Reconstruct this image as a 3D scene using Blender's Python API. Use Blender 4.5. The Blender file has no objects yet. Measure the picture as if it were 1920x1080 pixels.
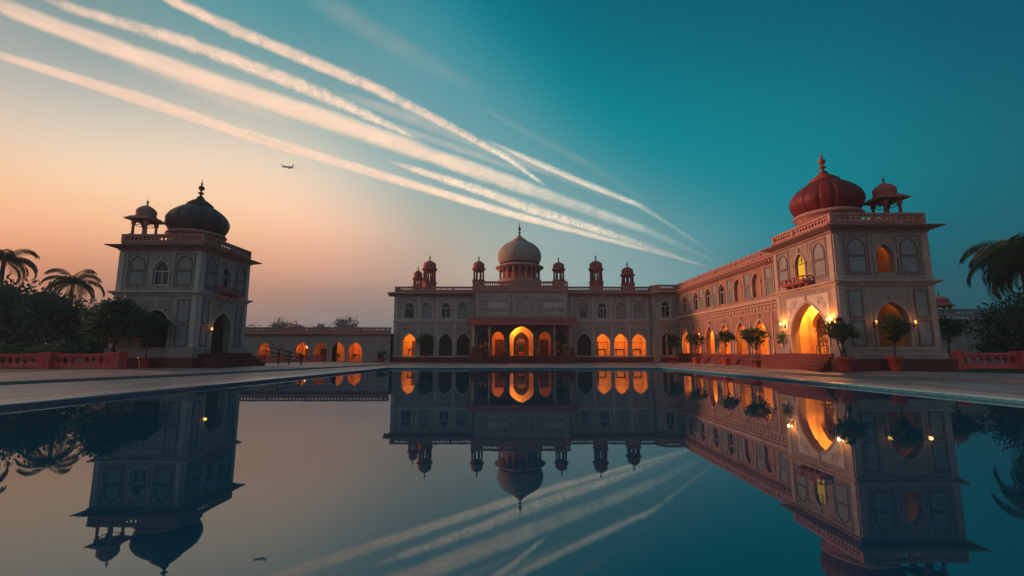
import bpy, bmesh, math, random
import numpy as np
from mathutils import Vector, Matrix
R = math.radians
rng = np.random.default_rng(7)
random.seed(7)
S = bpy.context.scene
COL = S.collection

# ------------------------------------------------------------------ camera, world, sun, exposure
cam_d = bpy.data.cameras.new('camera'); cam = bpy.data.objects.new('camera', cam_d); COL.objects.link(cam)
cam.location = (0, 0, 1.4); cam.rotation_euler = (R(90 + 7.9035), 0, 0)
cam_d.sensor_width = 36; cam_d.lens = 36 * 850 / 1920; cam_d.clip_start = .05; cam_d.clip_end = 40000
S.camera = cam
S.view_settings.view_transform = 'Standard'; S.view_settings.look = 'None'
S.view_settings.exposure = 0; S.view_settings.gamma = 1
S.render.engine = 'CYCLES'
S.cycles.use_denoising = True; S.cycles.max_bounces = 8; S.cycles.transparent_max_bounces = 24
S.cycles.sample_clamp_indirect = 4; S.cycles.caustics_reflective = False; S.cycles.caustics_refractive = False

def lin(c):
    return tuple(((v/255)/12.92 if v/255 <= .04045 else ((v/255+.055)/1.055)**2.4) for v in c)

SUN_AZ, SUN_EL = -77, 11           # degrees left of straight ahead, above the horizon
# dusk sky: colour by direction (azimuth deg right of straight ahead, elevation deg) in the sky itself
SKY = [
 # az, el, sRGB
 (-51.3, 27.7, (150,162,158)), (-50.6, 22.1, (196,186,175)), (-50.1, 18.8, (222,195,172)), (-48.8, 14.7, (245,205,165)), (-48.5, 11.6, (248,185,140)), (-48.3, 9.8, (243,165,125)),
 (-47.8, 4.4, (192,128,108)), (-45.5, 7.5, (205,135,108)), (-45.9, 12.2, (247,190,148)), (-42.7, 31.1, (125,160,162)), (-47.3, 27.8, (145,164,162)), (-43.2, 17.7, (234,206,180)),
 (-43.8, 23.3, (196,188,175)), (-40.0, 27.0, (166,174,168)), (-35.2, 25.0, (196,189,176)), (-35.8, 31.8, (112,158,164)), (-28.9, 18.1, (238,208,180)), (-34.8, 20.9, (228,206,183)),
 (-28.6, 13.5, (245,190,150)), (-28.4, 11.1, (236,172,140)), (-28.2, 7.6, (190,145,128)), (-27.9, 3.7, (150,130,125)), (-27.7, 1.1, (140,126,124)), (-29.2, 29.1, (150,172,170)),
 (-26.5, 24.8, (188,190,178)), (-19.6, 19.4, (208,198,182)), (-19.3, 13.8, (228,185,160)), (-19.2, 10.7, (216,165,140)), (-19.0, 8.1, (185,150,132)), (-18.8, 3.7, (140,128,128)),
 (-20.0, 27.1, (142,170,170)), (-7.5, 10.2, (190,165,148)), (-6.9, 15.2, (175,180,168)), (-9.8, 21.5, (140,172,172)), (-11.6, 34.7, (88,152,163)), (-19.8, 35.7, (88,150,160)),
 (-25.1, 37.1, (75,145,155)), (0.0, 26.7, (98,156,164)), (-0.7, 21.8, (118,164,169)), (0.7, 37.4, (5,120,138)), (-4.5, 39.8, (20,125,142)), (0.0, 32.6, (60,142,154)),
 (12.5, 39.2, (0,100,120)), (12.2, 32.0, (0,125,140)), (12.0, 27.4, (5,130,145)), (11.9, 23.8, (75,145,155)), (14.8, 11.6, (125,163,167)), (8.2, 14.5, (140,170,170)),
 (21.3, 17.4, (70,143,154)), (31.4, 35.5, (0,95,115)), (30.8, 28.7, (0,112,128)), (30.2, 20.8, (0,130,142)), (22.4, 25.0, (0,130,144)), (28.0, 13.0, (60,135,148)),
 (19.1, 8.8, (125,158,160)), (30.8, 14.9, (30,130,144)), (40.9, 23.3, (0,112,128)), (41.8, 31.4, (0,92,112)), (49.7, 27.9, (0,85,110)), (49.1, 22.7, (0,95,115)),
 (47.9, 11.8, (0,100,115)), (45.8, 7.4, (0,90,105)), (42.2, 15.5, (0,112,126)), (46.9, 1.7, (10,80,95)), (0.0, 3.9, (160,160,155)), (21.7, 2.3, (100,140,145)),
 (32.6, 5.5, (60,115,125)), (41.2, 4.9, (5,90,104)), (24.7, 5.3, (100,145,150)), (37.7, 11.1, (5,118,132)), (-38.6, 12.6, (246,192,150)), (-38.2, 7.3, (205,145,118)), (-41.8, 2.9, (160,125,115)), (-39.0, 16.2, (244,207,172)), (-13.3, 6.4, (160,140,132)), (-23.3, 9.8, (212,160,136)), (12.7, 5.7, (135,158,160)), (36.9, 2.0, (40,85,98)),
 (-75, 8, (245,160,118)), (-75, 25, (220,188,165)), (-60, 55, (90,145,155)), (0, 60, (0,95,118)), (50, 55, (0,82,105)),
 (0, 88, (20,90,112)), (75, 15, (0,85,104)), (110, 20, (66,102,122)), (145, 18, (116,134,146)), (180, 18, (146,150,158)), (-145, 18, (154,146,148)), (-110, 15, (170,142,130)),
 (180, 50, (92,116,128)), (-100, 45, (110,130,138)), (100, 45, (35,88,106)),
 (0, -20, (60,55,55)), (90, -20, (40,45,50)), (180, -20, (60,55,55)), (-90, -20, (80,60,55)),
]
KAPPA = 55.0
def sdir(az, el): return (math.sin(R(az))*math.cos(R(el)), math.cos(R(az))*math.cos(R(el)), math.sin(R(el)))
SD = np.array([sdir(a, e) for a, e, c in SKY]); SC = np.array([[v**.5*(1.035 if a < -14 and 4 < e < 26 else 1) for v in lin(c)] for a, e, c in SKY])
SK = np.array([KAPPA if (abs(a) < 52 and -3 <= e < 47) else 7.0 for a, e, c in SKY])
BASE = np.array([.38, .42, .45])
PH = np.exp(SK[None]*(SD @ SD.T - 1))
COEF = np.linalg.solve(PH.T @ PH + .03*np.eye(len(SC)), PH.T @ (SC - BASE))   # smooth fit through the sampled colours
w = bpy.data.worlds.new('World'); S.world = w; w.use_nodes = True
nt = w.node_tree; nt.nodes.clear()
def wn(t, **k):
    n = nt.nodes.new(t)
    for a, b in k.items(): setattr(n, a, b)
    return n
tc = wn('ShaderNodeTexCoord'); nrm = wn('ShaderNodeVectorMath', operation='NORMALIZE'); nt.links.new(tc.outputs['Generated'], nrm.inputs[0])
# slow wander of the direction, so the bands of light are not ruled lines
nzw = wn('ShaderNodeTexNoise'); nzw.inputs['Scale'].default_value = 1.6; nzw.inputs['Detail'].default_value = 2
nt.links.new(nrm.outputs[0], nzw.inputs['Vector'])
sb = wn('ShaderNodeVectorMath', operation='SUBTRACT'); nt.links.new(nzw.outputs['Color'], sb.inputs[0]); sb.inputs[1].default_value = (.5, .5, .5)
mw = wn('ShaderNodeVectorMath', operation='MULTIPLY_ADD'); nt.links.new(sb.outputs[0], mw.inputs[0]); mw.inputs[1].default_value = (.05, .05, .05); nt.links.new(nrm.outputs[0], mw.inputs[2])
nr2 = wn('ShaderNodeVectorMath', operation='NORMALIZE'); nt.links.new(mw.outputs[0], nr2.inputs[0]); DIR = nr2.outputs[0]
acc = None
for d, kp, c in zip(SD.tolist(), SK.tolist(), COEF.tolist()):
    dt = wn('ShaderNodeVectorMath', operation='DOT_PRODUCT'); nt.links.new(DIR, dt.inputs[0]); dt.inputs[1].default_value = d
    ma = wn('ShaderNodeMath', operation='MULTIPLY_ADD'); nt.links.new(dt.outputs['Value'], ma.inputs[0]); ma.inputs[1].default_value = kp; ma.inputs[2].default_value = -kp
    ex = wn('ShaderNodeMath', operation='EXPONENT'); nt.links.new(ma.outputs[0], ex.inputs[0])
    sc = wn('ShaderNodeVectorMath', operation='SCALE'); sc.inputs[0].default_value = c; nt.links.new(ex.outputs[0], sc.inputs['Scale'])
    av = wn('ShaderNodeVectorMath', operation='ADD'); nt.links.new(sc.outputs[0], av.inputs[1])
    if acc is not None: nt.links.new(acc, av.inputs[0])
    else: av.inputs[0].default_value = BASE.tolist()
    acc = av.outputs[0]
mxv = wn('ShaderNodeVectorMath', operation='MAXIMUM'); nt.links.new(acc, mxv.inputs[0]); mxv.inputs[1].default_value = (0, 0, 0)
sqv = wn('ShaderNodeVectorMath', operation='MULTIPLY'); nt.links.new(mxv.outputs[0], sqv.inputs[0]); nt.links.new(mxv.outputs[0], sqv.inputs[1])
stv = wn('ShaderNodeVectorMath', operation='MULTIPLY'); nt.links.new(nrm.outputs[0], stv.inputs[0]); stv.inputs[1].default_value = (1.3, 1.3, 11)
stn = wn('ShaderNodeTexNoise'); stn.inputs['Scale'].default_value = 1.5; stn.inputs['Detail'].default_value = 4; nt.links.new(stv.outputs[0], stn.inputs['Vector'])
stz = wn('ShaderNodeSeparateXYZ'); nt.links.new(nrm.outputs[0], stz.inputs[0])
stf = wn('ShaderNodeMapRange'); stf.inputs['From Min'].default_value = .30; stf.inputs['From Max'].default_value = .08; stf.inputs['To Max'].default_value = .42; nt.links.new(stz.outputs['Z'], stf.inputs['Value'])
stc = wn('ShaderNodeMath', operation='SUBTRACT'); nt.links.new(stn.outputs['Fac'], stc.inputs[0]); stc.inputs[1].default_value = .5
std = wn('ShaderNodeMath', operation='MULTIPLY_ADD'); nt.links.new(stc.outputs[0], std.inputs[0]); nt.links.new(stf.outputs[0], std.inputs[1]); std.inputs[2].default_value = 1
ste = wn('ShaderNodeVectorMath', operation='SCALE'); nt.links.new(sqv.outputs[0], ste.inputs[0]); nt.links.new(std.outputs[0], ste.inputs['Scale'])
bg1 = wn('ShaderNodeBackground'); nt.links.new(ste.outputs[0], bg1.inputs['Color']); bg1.inputs['Strength'].default_value = 1.0
st = wn('ShaderNodeTexSky', sky_type='NISHITA'); st.sun_disc = False; st.sun_elevation = R(2); st.sun_rotation = R(SUN_AZ)
bg2 = wn('ShaderNodeBackground'); nt.links.new(st.outputs[0], bg2.inputs['Color']); bg2.inputs['Strength'].default_value = .0012
ad = wn('ShaderNodeAddShader'); nt.links.new(bg1.outputs[0], ad.inputs[0]); nt.links.new(bg2.outputs[0], ad.inputs[1])
wo = wn('ShaderNodeOutputWorld'); nt.links.new(ad.outputs[0], wo.inputs['Surface'])

sl = bpy.data.lights.new('sun', 'SUN'); sl.energy = 3.0; sl.angle = R(5); sl.color = (1.0, .43, .25)
so = bpy.data.objects.new('sun', sl); COL.objects.link(so)
sd = Vector((math.sin(R(SUN_AZ))*math.cos(R(SUN_EL)), math.cos(R(SUN_AZ))*math.cos(R(SUN_EL)), math.sin(R(SUN_EL))))
so.rotation_euler = sd.to_track_quat('Z', 'Y').to_euler()

# ------------------------------------------------------------------ materials
def mat(name, col, rough=.8, var=.25, scale=3., bump=.15, bscale=18., stain=0., spec=.3, metal=0., streak=0., var_col=None):
    m = bpy.data.materials.new(name); m.use_nodes = True; t = m.node_tree; b = t.nodes['Principled BSDF']
    b.inputs['Roughness'].default_value = rough; b.inputs['Specular IOR Level'].default_value = spec; b.inputs['Metallic'].default_value = metal
    g = t.nodes.new('ShaderNodeNewGeometry')
    n1 = t.nodes.new('ShaderNodeTexNoise'); n1.inputs['Scale'].default_value = scale; n1.inputs['Detail'].default_value = 6; n1.inputs['Roughness'].default_value = .62
    t.links.new(g.outputs['Position'], n1.inputs['Vector'])
    r1 = t.nodes.new('ShaderNodeMapRange'); r1.inputs['From Min'].default_value = .3; r1.inputs['From Max'].default_value = .7
    t.links.new(n1.outputs['Fac'], r1.inputs['Value'])
    mx = t.nodes.new('ShaderNodeMix'); mx.data_type = 'RGBA'
    lo = tuple(c*(1-var) for c in col); hi = tuple(min(1, c*(1+var*.8)) for c in (var_col or col))
    mx.inputs['A'].default_value = (*lo, 1); mx.inputs['B'].default_value = (*hi, 1)
    t.links.new(r1.outputs[0], mx.inputs['Factor']); out = mx.outputs['Result']
    if streak > 0:                                         # weather streaks running down, with a shape of their own
        mp = t.nodes.new('ShaderNodeMapping'); mp.inputs['Scale'].default_value = (5, 5, .35); t.links.new(g.outputs['Position'], mp.inputs['Vector'])
        n2 = t.nodes.new('ShaderNodeTexNoise'); n2.inputs['Scale'].default_value = 1; n2.inputs['Detail'].default_value = 5; t.links.new(mp.outputs[0], n2.inputs['Vector'])
        r2 = t.nodes.new('ShaderNodeMapRange'); r2.inputs['From Min'].default_value = .5; r2.inputs['From Max'].default_value = .78; r2.inputs['To Max'].default_value = streak
        t.links.new(n2.outputs['Fac'], r2.inputs['Value'])
        m2 = t.nodes.new('ShaderNodeMix'); m2.data_type = 'RGBA'; m2.inputs['B'].default_value = (col[0]*.45, col[1]*.42, col[2]*.4, 1)
        t.links.new(r2.outputs[0], m2.inputs['Factor']); t.links.new(out, m2.inputs['A']); out = m2.outputs['Result']
    t.links.new(out, b.inputs['Base Color'])
    if bump > 0:
        n3 = t.nodes.new('ShaderNodeTexNoise'); n3.inputs['Scale'].default_value = bscale; n3.inputs['Detail'].default_value = 5; t.links.new(g.outputs['Position'], n3.inputs['Vector'])
        bp = t.nodes.new('ShaderNodeBump'); bp.inputs['Strength'].default_value = bump; bp.inputs['Distance'].default_value = .03
        t.links.new(n3.outputs['Fac'], bp.inputs['Height']); t.links.new(bp.outputs[0], b.inputs['Normal'])
    return m

M = {}
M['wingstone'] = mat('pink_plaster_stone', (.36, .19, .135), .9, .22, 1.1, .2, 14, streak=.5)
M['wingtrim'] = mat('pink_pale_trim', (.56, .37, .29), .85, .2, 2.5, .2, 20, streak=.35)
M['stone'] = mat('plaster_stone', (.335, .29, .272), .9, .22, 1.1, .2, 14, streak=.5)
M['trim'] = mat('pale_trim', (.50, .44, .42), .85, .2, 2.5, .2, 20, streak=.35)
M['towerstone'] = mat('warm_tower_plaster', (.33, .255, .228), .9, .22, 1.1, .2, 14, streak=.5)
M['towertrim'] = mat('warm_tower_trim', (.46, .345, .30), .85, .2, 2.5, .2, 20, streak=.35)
M['porch'] = mat('canopy_shaded_stone', (.17, .155, .16), .9, .25, 1.4, .2, 16, streak=.3)  # porch stone coloured dark to stand for the shade under the canopy
M['panel'] = mat('recessed_panel', (.27, .285, .29), .9, .2, 1.6, .15, 16, streak=.3)
M['pink'] = mat('pink_sandstone', (.45, .225, .19), .85, .35, 5, .3, 22, streak=.35)
M['eave'] = mat('pinkish_eave_stone', (.36, .20, .175), .85, .3, 4, .2, 20, streak=.3)
M['moulding'] = mat('dark_moulding', (.185, .135, .135), .85, .25, 4, .2, 20)
M['spandrel'] = mat('white_carved_stone', (.58, .50, .45), .8, .2, 4, .2, 20)
M['red'] = mat('red_sandstone', (.40, .115, .095), .8, .35, 4, .3, 20, streak=.3)
M['maroon'] = mat('maroon_stone', (.15, .035, .035), .6, .3, 2, .15, 16)
M['redpaint'] = mat('red_painted_stone', (.72, .10, .11), .6, .25, 4, .25, 30, streak=.3)
M['roofred'] = mat('red_canopy_roof', (.40, .08, .068), .55, .25, 3, .1, 20)
M['domegrey'] = mat('grey_dome', (.33, .27, .25), .75, .15, 2.5, .12, 10, streak=.25)
M['domedark'] = mat('dark_lead_dome', (.11, .072, .075), .5, .3, 1.6, .1, 9, streak=.3)
M['domered'] = mat('dark_red_dome', (.15, .013, .013), .5, .3, 1.6, .1, 9, streak=.3)
M['finial'] = mat('weathered_copper', (.16, .09, .06), .45, .35, 6, .1, 30, metal=.4)
M['gilded'] = mat('gilded_red', (.30, .06, .035), .45, .35, 6, .1, 30, metal=.3)
M['winframe'] = mat('white_window_frame', (.55, .55, .55), .5, .1, 3, 0)
M['door'] = mat('dark_brown_door', (.05, .022, .016), .5, .3, 4, .1, 20)
M['darkint'] = mat('dark_interior', (.03, .025, .027), .8, .3, 3, 0)
M['room'] = mat('warm_room_plaster', (.62, .40, .20), .85, .3, 1.3, 0)
M['roomdoor'] = mat('cream_room_door', (.55, .36, .17), .6, .15, 3, 0)
M['iron'] = mat('black_iron', (.02, .02, .02), .5, .2, 6, 0)
M['wood'] = mat('old_brown_wood', (.09, .045, .03), .7, .35, 5, .2, 30)
M['pot'] = mat('red_clay_pot', (.42, .055, .05), .65, .25, 6, .2, 30)
M['soil'] = mat('soil', (.03, .02, .015), .95, .3, 9, .4, 30)
M['bark'] = mat('bark', (.09, .06, .04), .9, .35, 8, .4, 30)

def leafmat(name, col, col2):
    m = bpy.data.materials.new(name); m.use_nodes = True; t = m.node_tree; b = t.nodes['Principled BSDF']
    g = t.nodes.new('ShaderNodeNewGeometry'); mx = t.nodes.new('ShaderNodeMix'); mx.data_type = 'RGBA'
    mx.inputs['A'].default_value = (*col, 1); mx.inputs['B'].default_value = (*col2, 1)
    t.links.new(g.outputs['Random Per Island'], mx.inputs['Factor']); t.links.new(mx.outputs['Result'], b.inputs['Base Color'])
    b.inputs['Roughness'].default_value = .5; b.inputs['Specular IOR Level'].default_value = .3
    tr = t.nodes.new('ShaderNodeBsdfTranslucent'); t.links.new(mx.outputs['Result'], tr.inputs['Color'])
    ms = t.nodes.new('ShaderNodeMixShader'); ms.inputs[0].default_value = .25
    t.links.new(b.outputs[0], ms.inputs[1]); t.links.new(tr.outputs[0], ms.inputs[2]); t.links.new(ms.outputs[0], t.nodes['Material Output'].inputs['Surface'])
    return m
M['leaf'] = leafmat('leaf_green', (.03, .07, .032), (.075, .13, .05))
M['leafdark'] = leafmat('leaf_dark_green', (.032, .078, .056), (.085, .145, .08))
M['leafpalm'] = leafmat('palm_green', (.04, .07, .03), (.10, .125, .05))
M['leaffar'] = leafmat('leaf_haze_tinted', (.05, .10, .10), (.08, .14, .13))  # blue of the distant haze put into the leaf colour
M['flower'] = leafmat('marigold', (.55, .16, .02), (.75, .30, .04))

def emis(name, col, s):
    m = bpy.data.materials.new(name); m.use_nodes = True; t = m.node_tree; t.nodes.clear()
    e = t.nodes.new('ShaderNodeEmission'); e.inputs['Color'].default_value = (*col, 1); e.inputs['Strength'].default_value = s
    o = t.nodes.new('ShaderNodeOutputMaterial'); t.links.new(e.outputs[0], o.inputs['Surface']); return m
M['bulb'] = emis('lamp_bulb', (1, .52, .14), 6)
M['bulbdim'] = emis('dim_lamp_bulb', (1, .38, .10), 2.5)
M['yellowglass'] = emis('lit_yellow_glass', (1, .47, .03), .95)

def skinmat():
    m = bpy.data.materials.new('pale_aircraft_skin'); m.use_nodes = True; t = m.node_tree; b = t.nodes['Principled BSDF']; b.inputs['Base Color'].default_value = (.9, .9, .9, 1); b.inputs['Roughness'].default_value = .35
    tr = t.nodes.new('ShaderNodeBsdfTranslucent'); tr.inputs['Color'].default_value = (.95, .95, .95, 1); ms = t.nodes.new('ShaderNodeMixShader'); ms.inputs[0].default_value = .7
    t.links.new(b.outputs[0], ms.inputs[1]); t.links.new(tr.outputs[0], ms.inputs[2]); t.links.new(ms.outputs[0], t.nodes['Material Output'].inputs['Surface']); return m
M['white'] = skinmat()
def glassmat():
    m = bpy.data.materials.new('dark_window_glass'); m.use_nodes = True; b = m.node_tree.nodes['Principled BSDF']
    b.inputs['Base Color'].default_value = (.012, .016, .022, 1); b.inputs['Roughness'].default_value = .08; b.inputs['Specular IOR Level'].default_value = .5
    return m
M['glass'] = glassmat()

def watermat():
    m = bpy.data.materials.new('still_pool_water'); m.use_nodes = True; t = m.node_tree; t.nodes.clear()
    o = t.nodes.new('ShaderNodeOutputMaterial')
    df = t.nodes.new('ShaderNodeBsdfDiffuse'); df.inputs['Color'].default_value = (.002, .06, .11, 1)
    gl = t.nodes.new('ShaderNodeBsdfGlossy'); gl.inputs['Roughness'].default_value = .012; gl.inputs['Color'].default_value = (.74, .87, .93, 1)
    lw = t.nodes.new('ShaderNodeFresnel'); lw.inputs['IOR'].default_value = 2.5
    mr = t.nodes.new('ShaderNodeMapRange'); mr.inputs['From Min'].default_value = .2; mr.inputs['From Max'].default_value = .95; mr.inputs['To Min'].default_value = .11; mr.inputs['To Max'].default_value = .92
    t.links.new(lw.outputs[0], mr.inputs['Value'])
    mx = t.nodes.new('ShaderNodeMixShader'); t.links.new(mr.outputs[0], mx.inputs[0]); t.links.new(df.outputs[0], mx.inputs[1]); t.links.new(gl.outputs[0], mx.inputs[2])
    g = t.nodes.new('ShaderNodeNewGeometry'); mp = t.nodes.new('ShaderNodeMapping'); mp.inputs['Scale'].default_value = (1, .45, 1); t.links.new(g.outputs['Position'], mp.inputs['Vector'])
    nz = t.nodes.new('ShaderNodeTexNoise'); nz.inputs['Scale'].default_value = 1.6; nz.inputs['Detail'].default_value = 3; t.links.new(mp.outputs[0], nz.inputs['Vector'])
    bp = t.nodes.new('ShaderNodeBump'); bp.inputs['Strength'].default_value = .035; bp.inputs['Distance'].default_value = .02
    t.links.new(nz.outputs['Fac'], bp.inputs['Height']); t.links.new(bp.outputs[0], gl.inputs['Normal'])
    t.links.new(mx.outputs[0], o.inputs['Surface']); return m
M['water'] = watermat()

def pavemat(name, c1, c2, mortar, sx, sy, rough=.55):
    m = bpy.data.materials.new(name); m.use_nodes = True; t = m.node_tree; b = t.nodes['Principled BSDF']
    g = t.nodes.new('ShaderNodeNewGeometry')
    br = t.nodes.new('ShaderNodeTexBrick'); br.inputs['Scale'].default_value = 1; br.inputs['Brick Width'].default_value = sx; br.inputs['Row Height'].default_value = sy
    br.inputs['Mortar Size'].default_value = .022; br.inputs['Color1'].default_value = (*c1, 1); br.inputs['Color2'].default_value = (*c2, 1); br.inputs['Mortar'].default_value = (*mortar, 1)
    mp = t.nodes.new('ShaderNodeMapping'); mp.inputs['Rotation'].default_value = (0, 0, R(90)); t.links.new(g.outputs['Position'], mp.inputs['Vector']); t.links.new(mp.outputs[0], br.inputs['Vector'])
    nz = t.nodes.new('ShaderNodeTexNoise'); nz.inputs['Scale'].default_value = 1.3; nz.inputs['Detail'].default_value = 7; t.links.new(g.outputs['Position'], nz.inputs['Vector'])
    mr = t.nodes.new('ShaderNodeMapRange'); mr.inputs['From Min'].default_value = .3; mr.inputs['From Max'].default_value = .7; mr.inputs['To Min'].default_value = .6; mr.inputs['To Max'].default_value = 1.2
    t.links.new(nz.outputs['Fac'], mr.inputs['Value'])
    mu = t.nodes.new('ShaderNodeMix'); mu.data_type = 'RGBA'; mu.blend_type = 'MULTIPLY'; mu.inputs['Factor'].default_value = 1
    t.links.new(br.outputs['Color'], mu.inputs['A']); t.links.new(mr.outputs[0], mu.inputs['B']); t.links.new(mu.outputs['Result'], b.inputs['Base Color'])
    rr = t.nodes.new('ShaderNodeMapRange'); rr.inputs['To Min'].default_value = rough-.2; rr.inputs['To Max'].default_value = rough+.25; t.links.new(nz.outputs['Fac'], rr.inputs['Value']); t.links.new(rr.outputs[0], b.inputs['Roughness'])
    bp = t.nodes.new('ShaderNodeBump'); bp.inputs['Strength'].default_value = .25; bp.inputs['Distance'].default_value = .02; t.links.new(br.outputs['Fac'], bp.inputs['Height']); bp.invert = True
    t.links.new(bp.outputs[0], b.inputs['Normal']); return m
M['pave'] = pavemat('grey_slab_paving', (.20, .215, .235), (.27, .275, .29), (.08, .08, .085), 2.6, .55, .5)
M['pavepink'] = pavemat('pink_slab_paving', (.32, .235, .235), (.37, .27, .265), (.17, .12, .12), 1.8, .9, .6)
M['coping'] = mat('pale_coping', (.48, .40, .38), .45, .2, 3, .1, 20)
M['inlay'] = mat('red_inlay_strip', (.26, .05, .035), .5, .25, 4, .1, 20)
M['kerb'] = mat('grey_kerb', (.20, .19, .20), .6, .3, 4, .15, 20)
M['tile'] = mat('blue_pool_tile', (.02, .16, .26), .25, .35, 8, 0, spec=.5)
M['tileglint'] = mat('edge_glint_tile', (.16, .40, .48), .25, .25, 8, 0, spec=.5)  # pale tile edge, its colour standing in for light reflected at the rim
M['lawn'] = mat('lawn', (.035, .055, .018), .95, .45, 3, .5, 40, var_col=(.05, .07, .02))
M['earth'] = mat('dark_ground', (.05, .05, .03), .95, .4, .4, .3, 5)

# ------------------------------------------------------------------ mesh building
class MB:
    def __init__(s): s.v = []; s.f = []; s.sm = []
    def quad(s, *p, sm=False):
        i = len(s.v); s.v += [tuple(q) for q in p]; s.f.append(tuple(range(i, i+len(p)))); s.sm.append(sm)
    def box(s, x0, x1, y0, y1, z0, z1):
        i = len(s.v); s.v += [(x0,y0,z0),(x1,y0,z0),(x1,y1,z0),(x0,y1,z0),(x0,y0,z1),(x1,y0,z1),(x1,y1,z1),(x0,y1,z1)]
        for q in ((0,3,2,1),(4,5,6,7),(0,1,5,4),(1,2,6,5),(2,3,7,6),(3,0,4,7)): s.f.append(tuple(i+k for k in q)); s.sm.append(False)
    def lathe(s, cx, cy, prof, n=32, sm=True, flute=0, nf=16, rot=0.):
        i = len(s.v); m = len(prof)
        for r, z in prof:
            for k in range(n):
                a = 2*math.pi*k/n + rot; rr = r*(1 - flute*(1-abs(math.sin(a*nf/2)))**5) if flute else r
                s.v.append((cx+rr*math.cos(a), cy+rr*math.sin(a), z))
        for j in range(m-1):
            for k in range(n):
                k2 = (k+1) % n; s.f.append((i+j*n+k, i+j*n+k2, i+(j+1)*n+k2, i+(j+1)*n+k)); s.sm.append(sm)
        for j, rev in ((0, True), (m-1, False)):
            if prof[j][0] > 1e-3:
                q = tuple(i+j*n+k for k in range(n)); s.f.append(q[::-1] if rev else q); s.sm.append(False)
    def tube(s, pts, rad, n=8, sm=True):
        pts = [Vector(p) for p in pts]; rad = rad if hasattr(rad, '__len__') else [rad]*len(pts); i = len(s.v); m = len(pts)
        for j, p in enumerate(pts):
            t = (pts[min(j+1, m-1)] - pts[max(j-1, 0)]).normalized()
            a = t.cross(Vector((0, 0, 1)));  a = a if a.length > 1e-3 else t.cross(Vector((0, 1, 0))); a.normalize(); b = t.cross(a)
            for k in range(n):
                th = 2*math.pi*k/n; s.v.append(tuple(p + (a*math.cos(th) + b*math.sin(th))*rad[j]))
        for j in range(m-1):
            for k in range(n): s.f.append((i+j*n+k, i+j*n+(k+1) % n, i+(j+1)*n+(k+1) % n, i+(j+1)*n+k)); s.sm.append(sm)
        s.f.append(tuple(i+k for k in range(n))[::-1]); s.sm.append(False); s.f.append(tuple(i+(m-1)*n+k for k in range(n))); s.sm.append(False)
    def ring(s, x0, y0, x1, y1, prof):      # a moulding run round a rectangle with mitred corners; prof = [(out, z)...]
        for j in range(len(prof)-1):
            (d0, z0), (d1, z1) = prof[j], prof[j+1]
            a = [(x0-d0,y0-d0,z0),(x1+d0,y0-d0,z0),(x1+d0,y1+d0,z0),(x0-d0,y1+d0,z0)]; b = [(x0-d1,y0-d1,z1),(x1+d1,y0-d1,z1),(x1+d1,y1+d1,z1),(x0-d1,y1+d1,z1)]
            for k in range(4): s.quad(a[k], a[(k+1) % 4], b[(k+1) % 4], b[k])
    def build(s, name, m, parent=None, origin=(0, 0, 0), bevel=0):
        me = bpy.data.meshes.new(name); o3 = np.array(origin)
        me.from_pydata((np.array(s.v, dtype=float) - o3).tolist(), [], s.f); me.polygons.foreach_set('use_smooth', s.sm)
        bm = bmesh.new(); bm.from_mesh(me); bmesh.ops.remove_doubles(bm, verts=bm.verts, dist=.0004); bmesh.ops.recalc_face_normals(bm, faces=bm.faces); bm.to_mesh(me); bm.free()
        me.materials.append(m); o = bpy.data.objects.new(name, me); COL.objects.link(o)
        if parent is not None: o.parent = parent
        else: o.location = origin
        if bevel:
            b = o.modifiers.new('bevel', 'BEVEL'); b.width = bevel; b.segments = 2; b.limit_method = 'ANGLE'
        return o

class Frame:                                # a wall plane: u runs along it, d points out of it
    def __init__(s, p, u, n): s.p, s.u, s.n = p, u, n
    def __call__(s, u, z, d=0.): return (s.p[0]+s.u[0]*u+s.n[0]*d, s.p[1]+s.u[1]*u+s.n[1]*d, z)
    def box(s, mb, u0, u1, z0, z1, d0, d1):
        a, b = s(u0, z0, d0), s(u1, z1, d1)
        mb.box(min(a[0],b[0]), max(a[0],b[0]), min(a[1],b[1]), max(a[1],b[1]), z0, z1)
    def prism(s, mb, u0, u1, prof):         # profile [(d, z)] extruded along u with caps
        n = len(prof)
        for j in range(n):
            (d0, z0), (d1, z1) = prof[j], prof[(j+1) % n]; mb.quad(s(u0,z0,d0), s(u1,z0,d0), s(u1,z1,d1), s(u0,z1,d1))
        mb.quad(*[s(u0,z,d) for d, z in prof]); mb.quad(*[s(u1,z,d) for d, z in prof])

def front(y): return Frame((0, y), (1, 0), (0, -1))
def facing_left(x): return Frame((x, 0), (0, 1), (-1, 0))
def facing_right(x): return Frame((x, 0), (0, 1), (1, 0))

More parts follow.
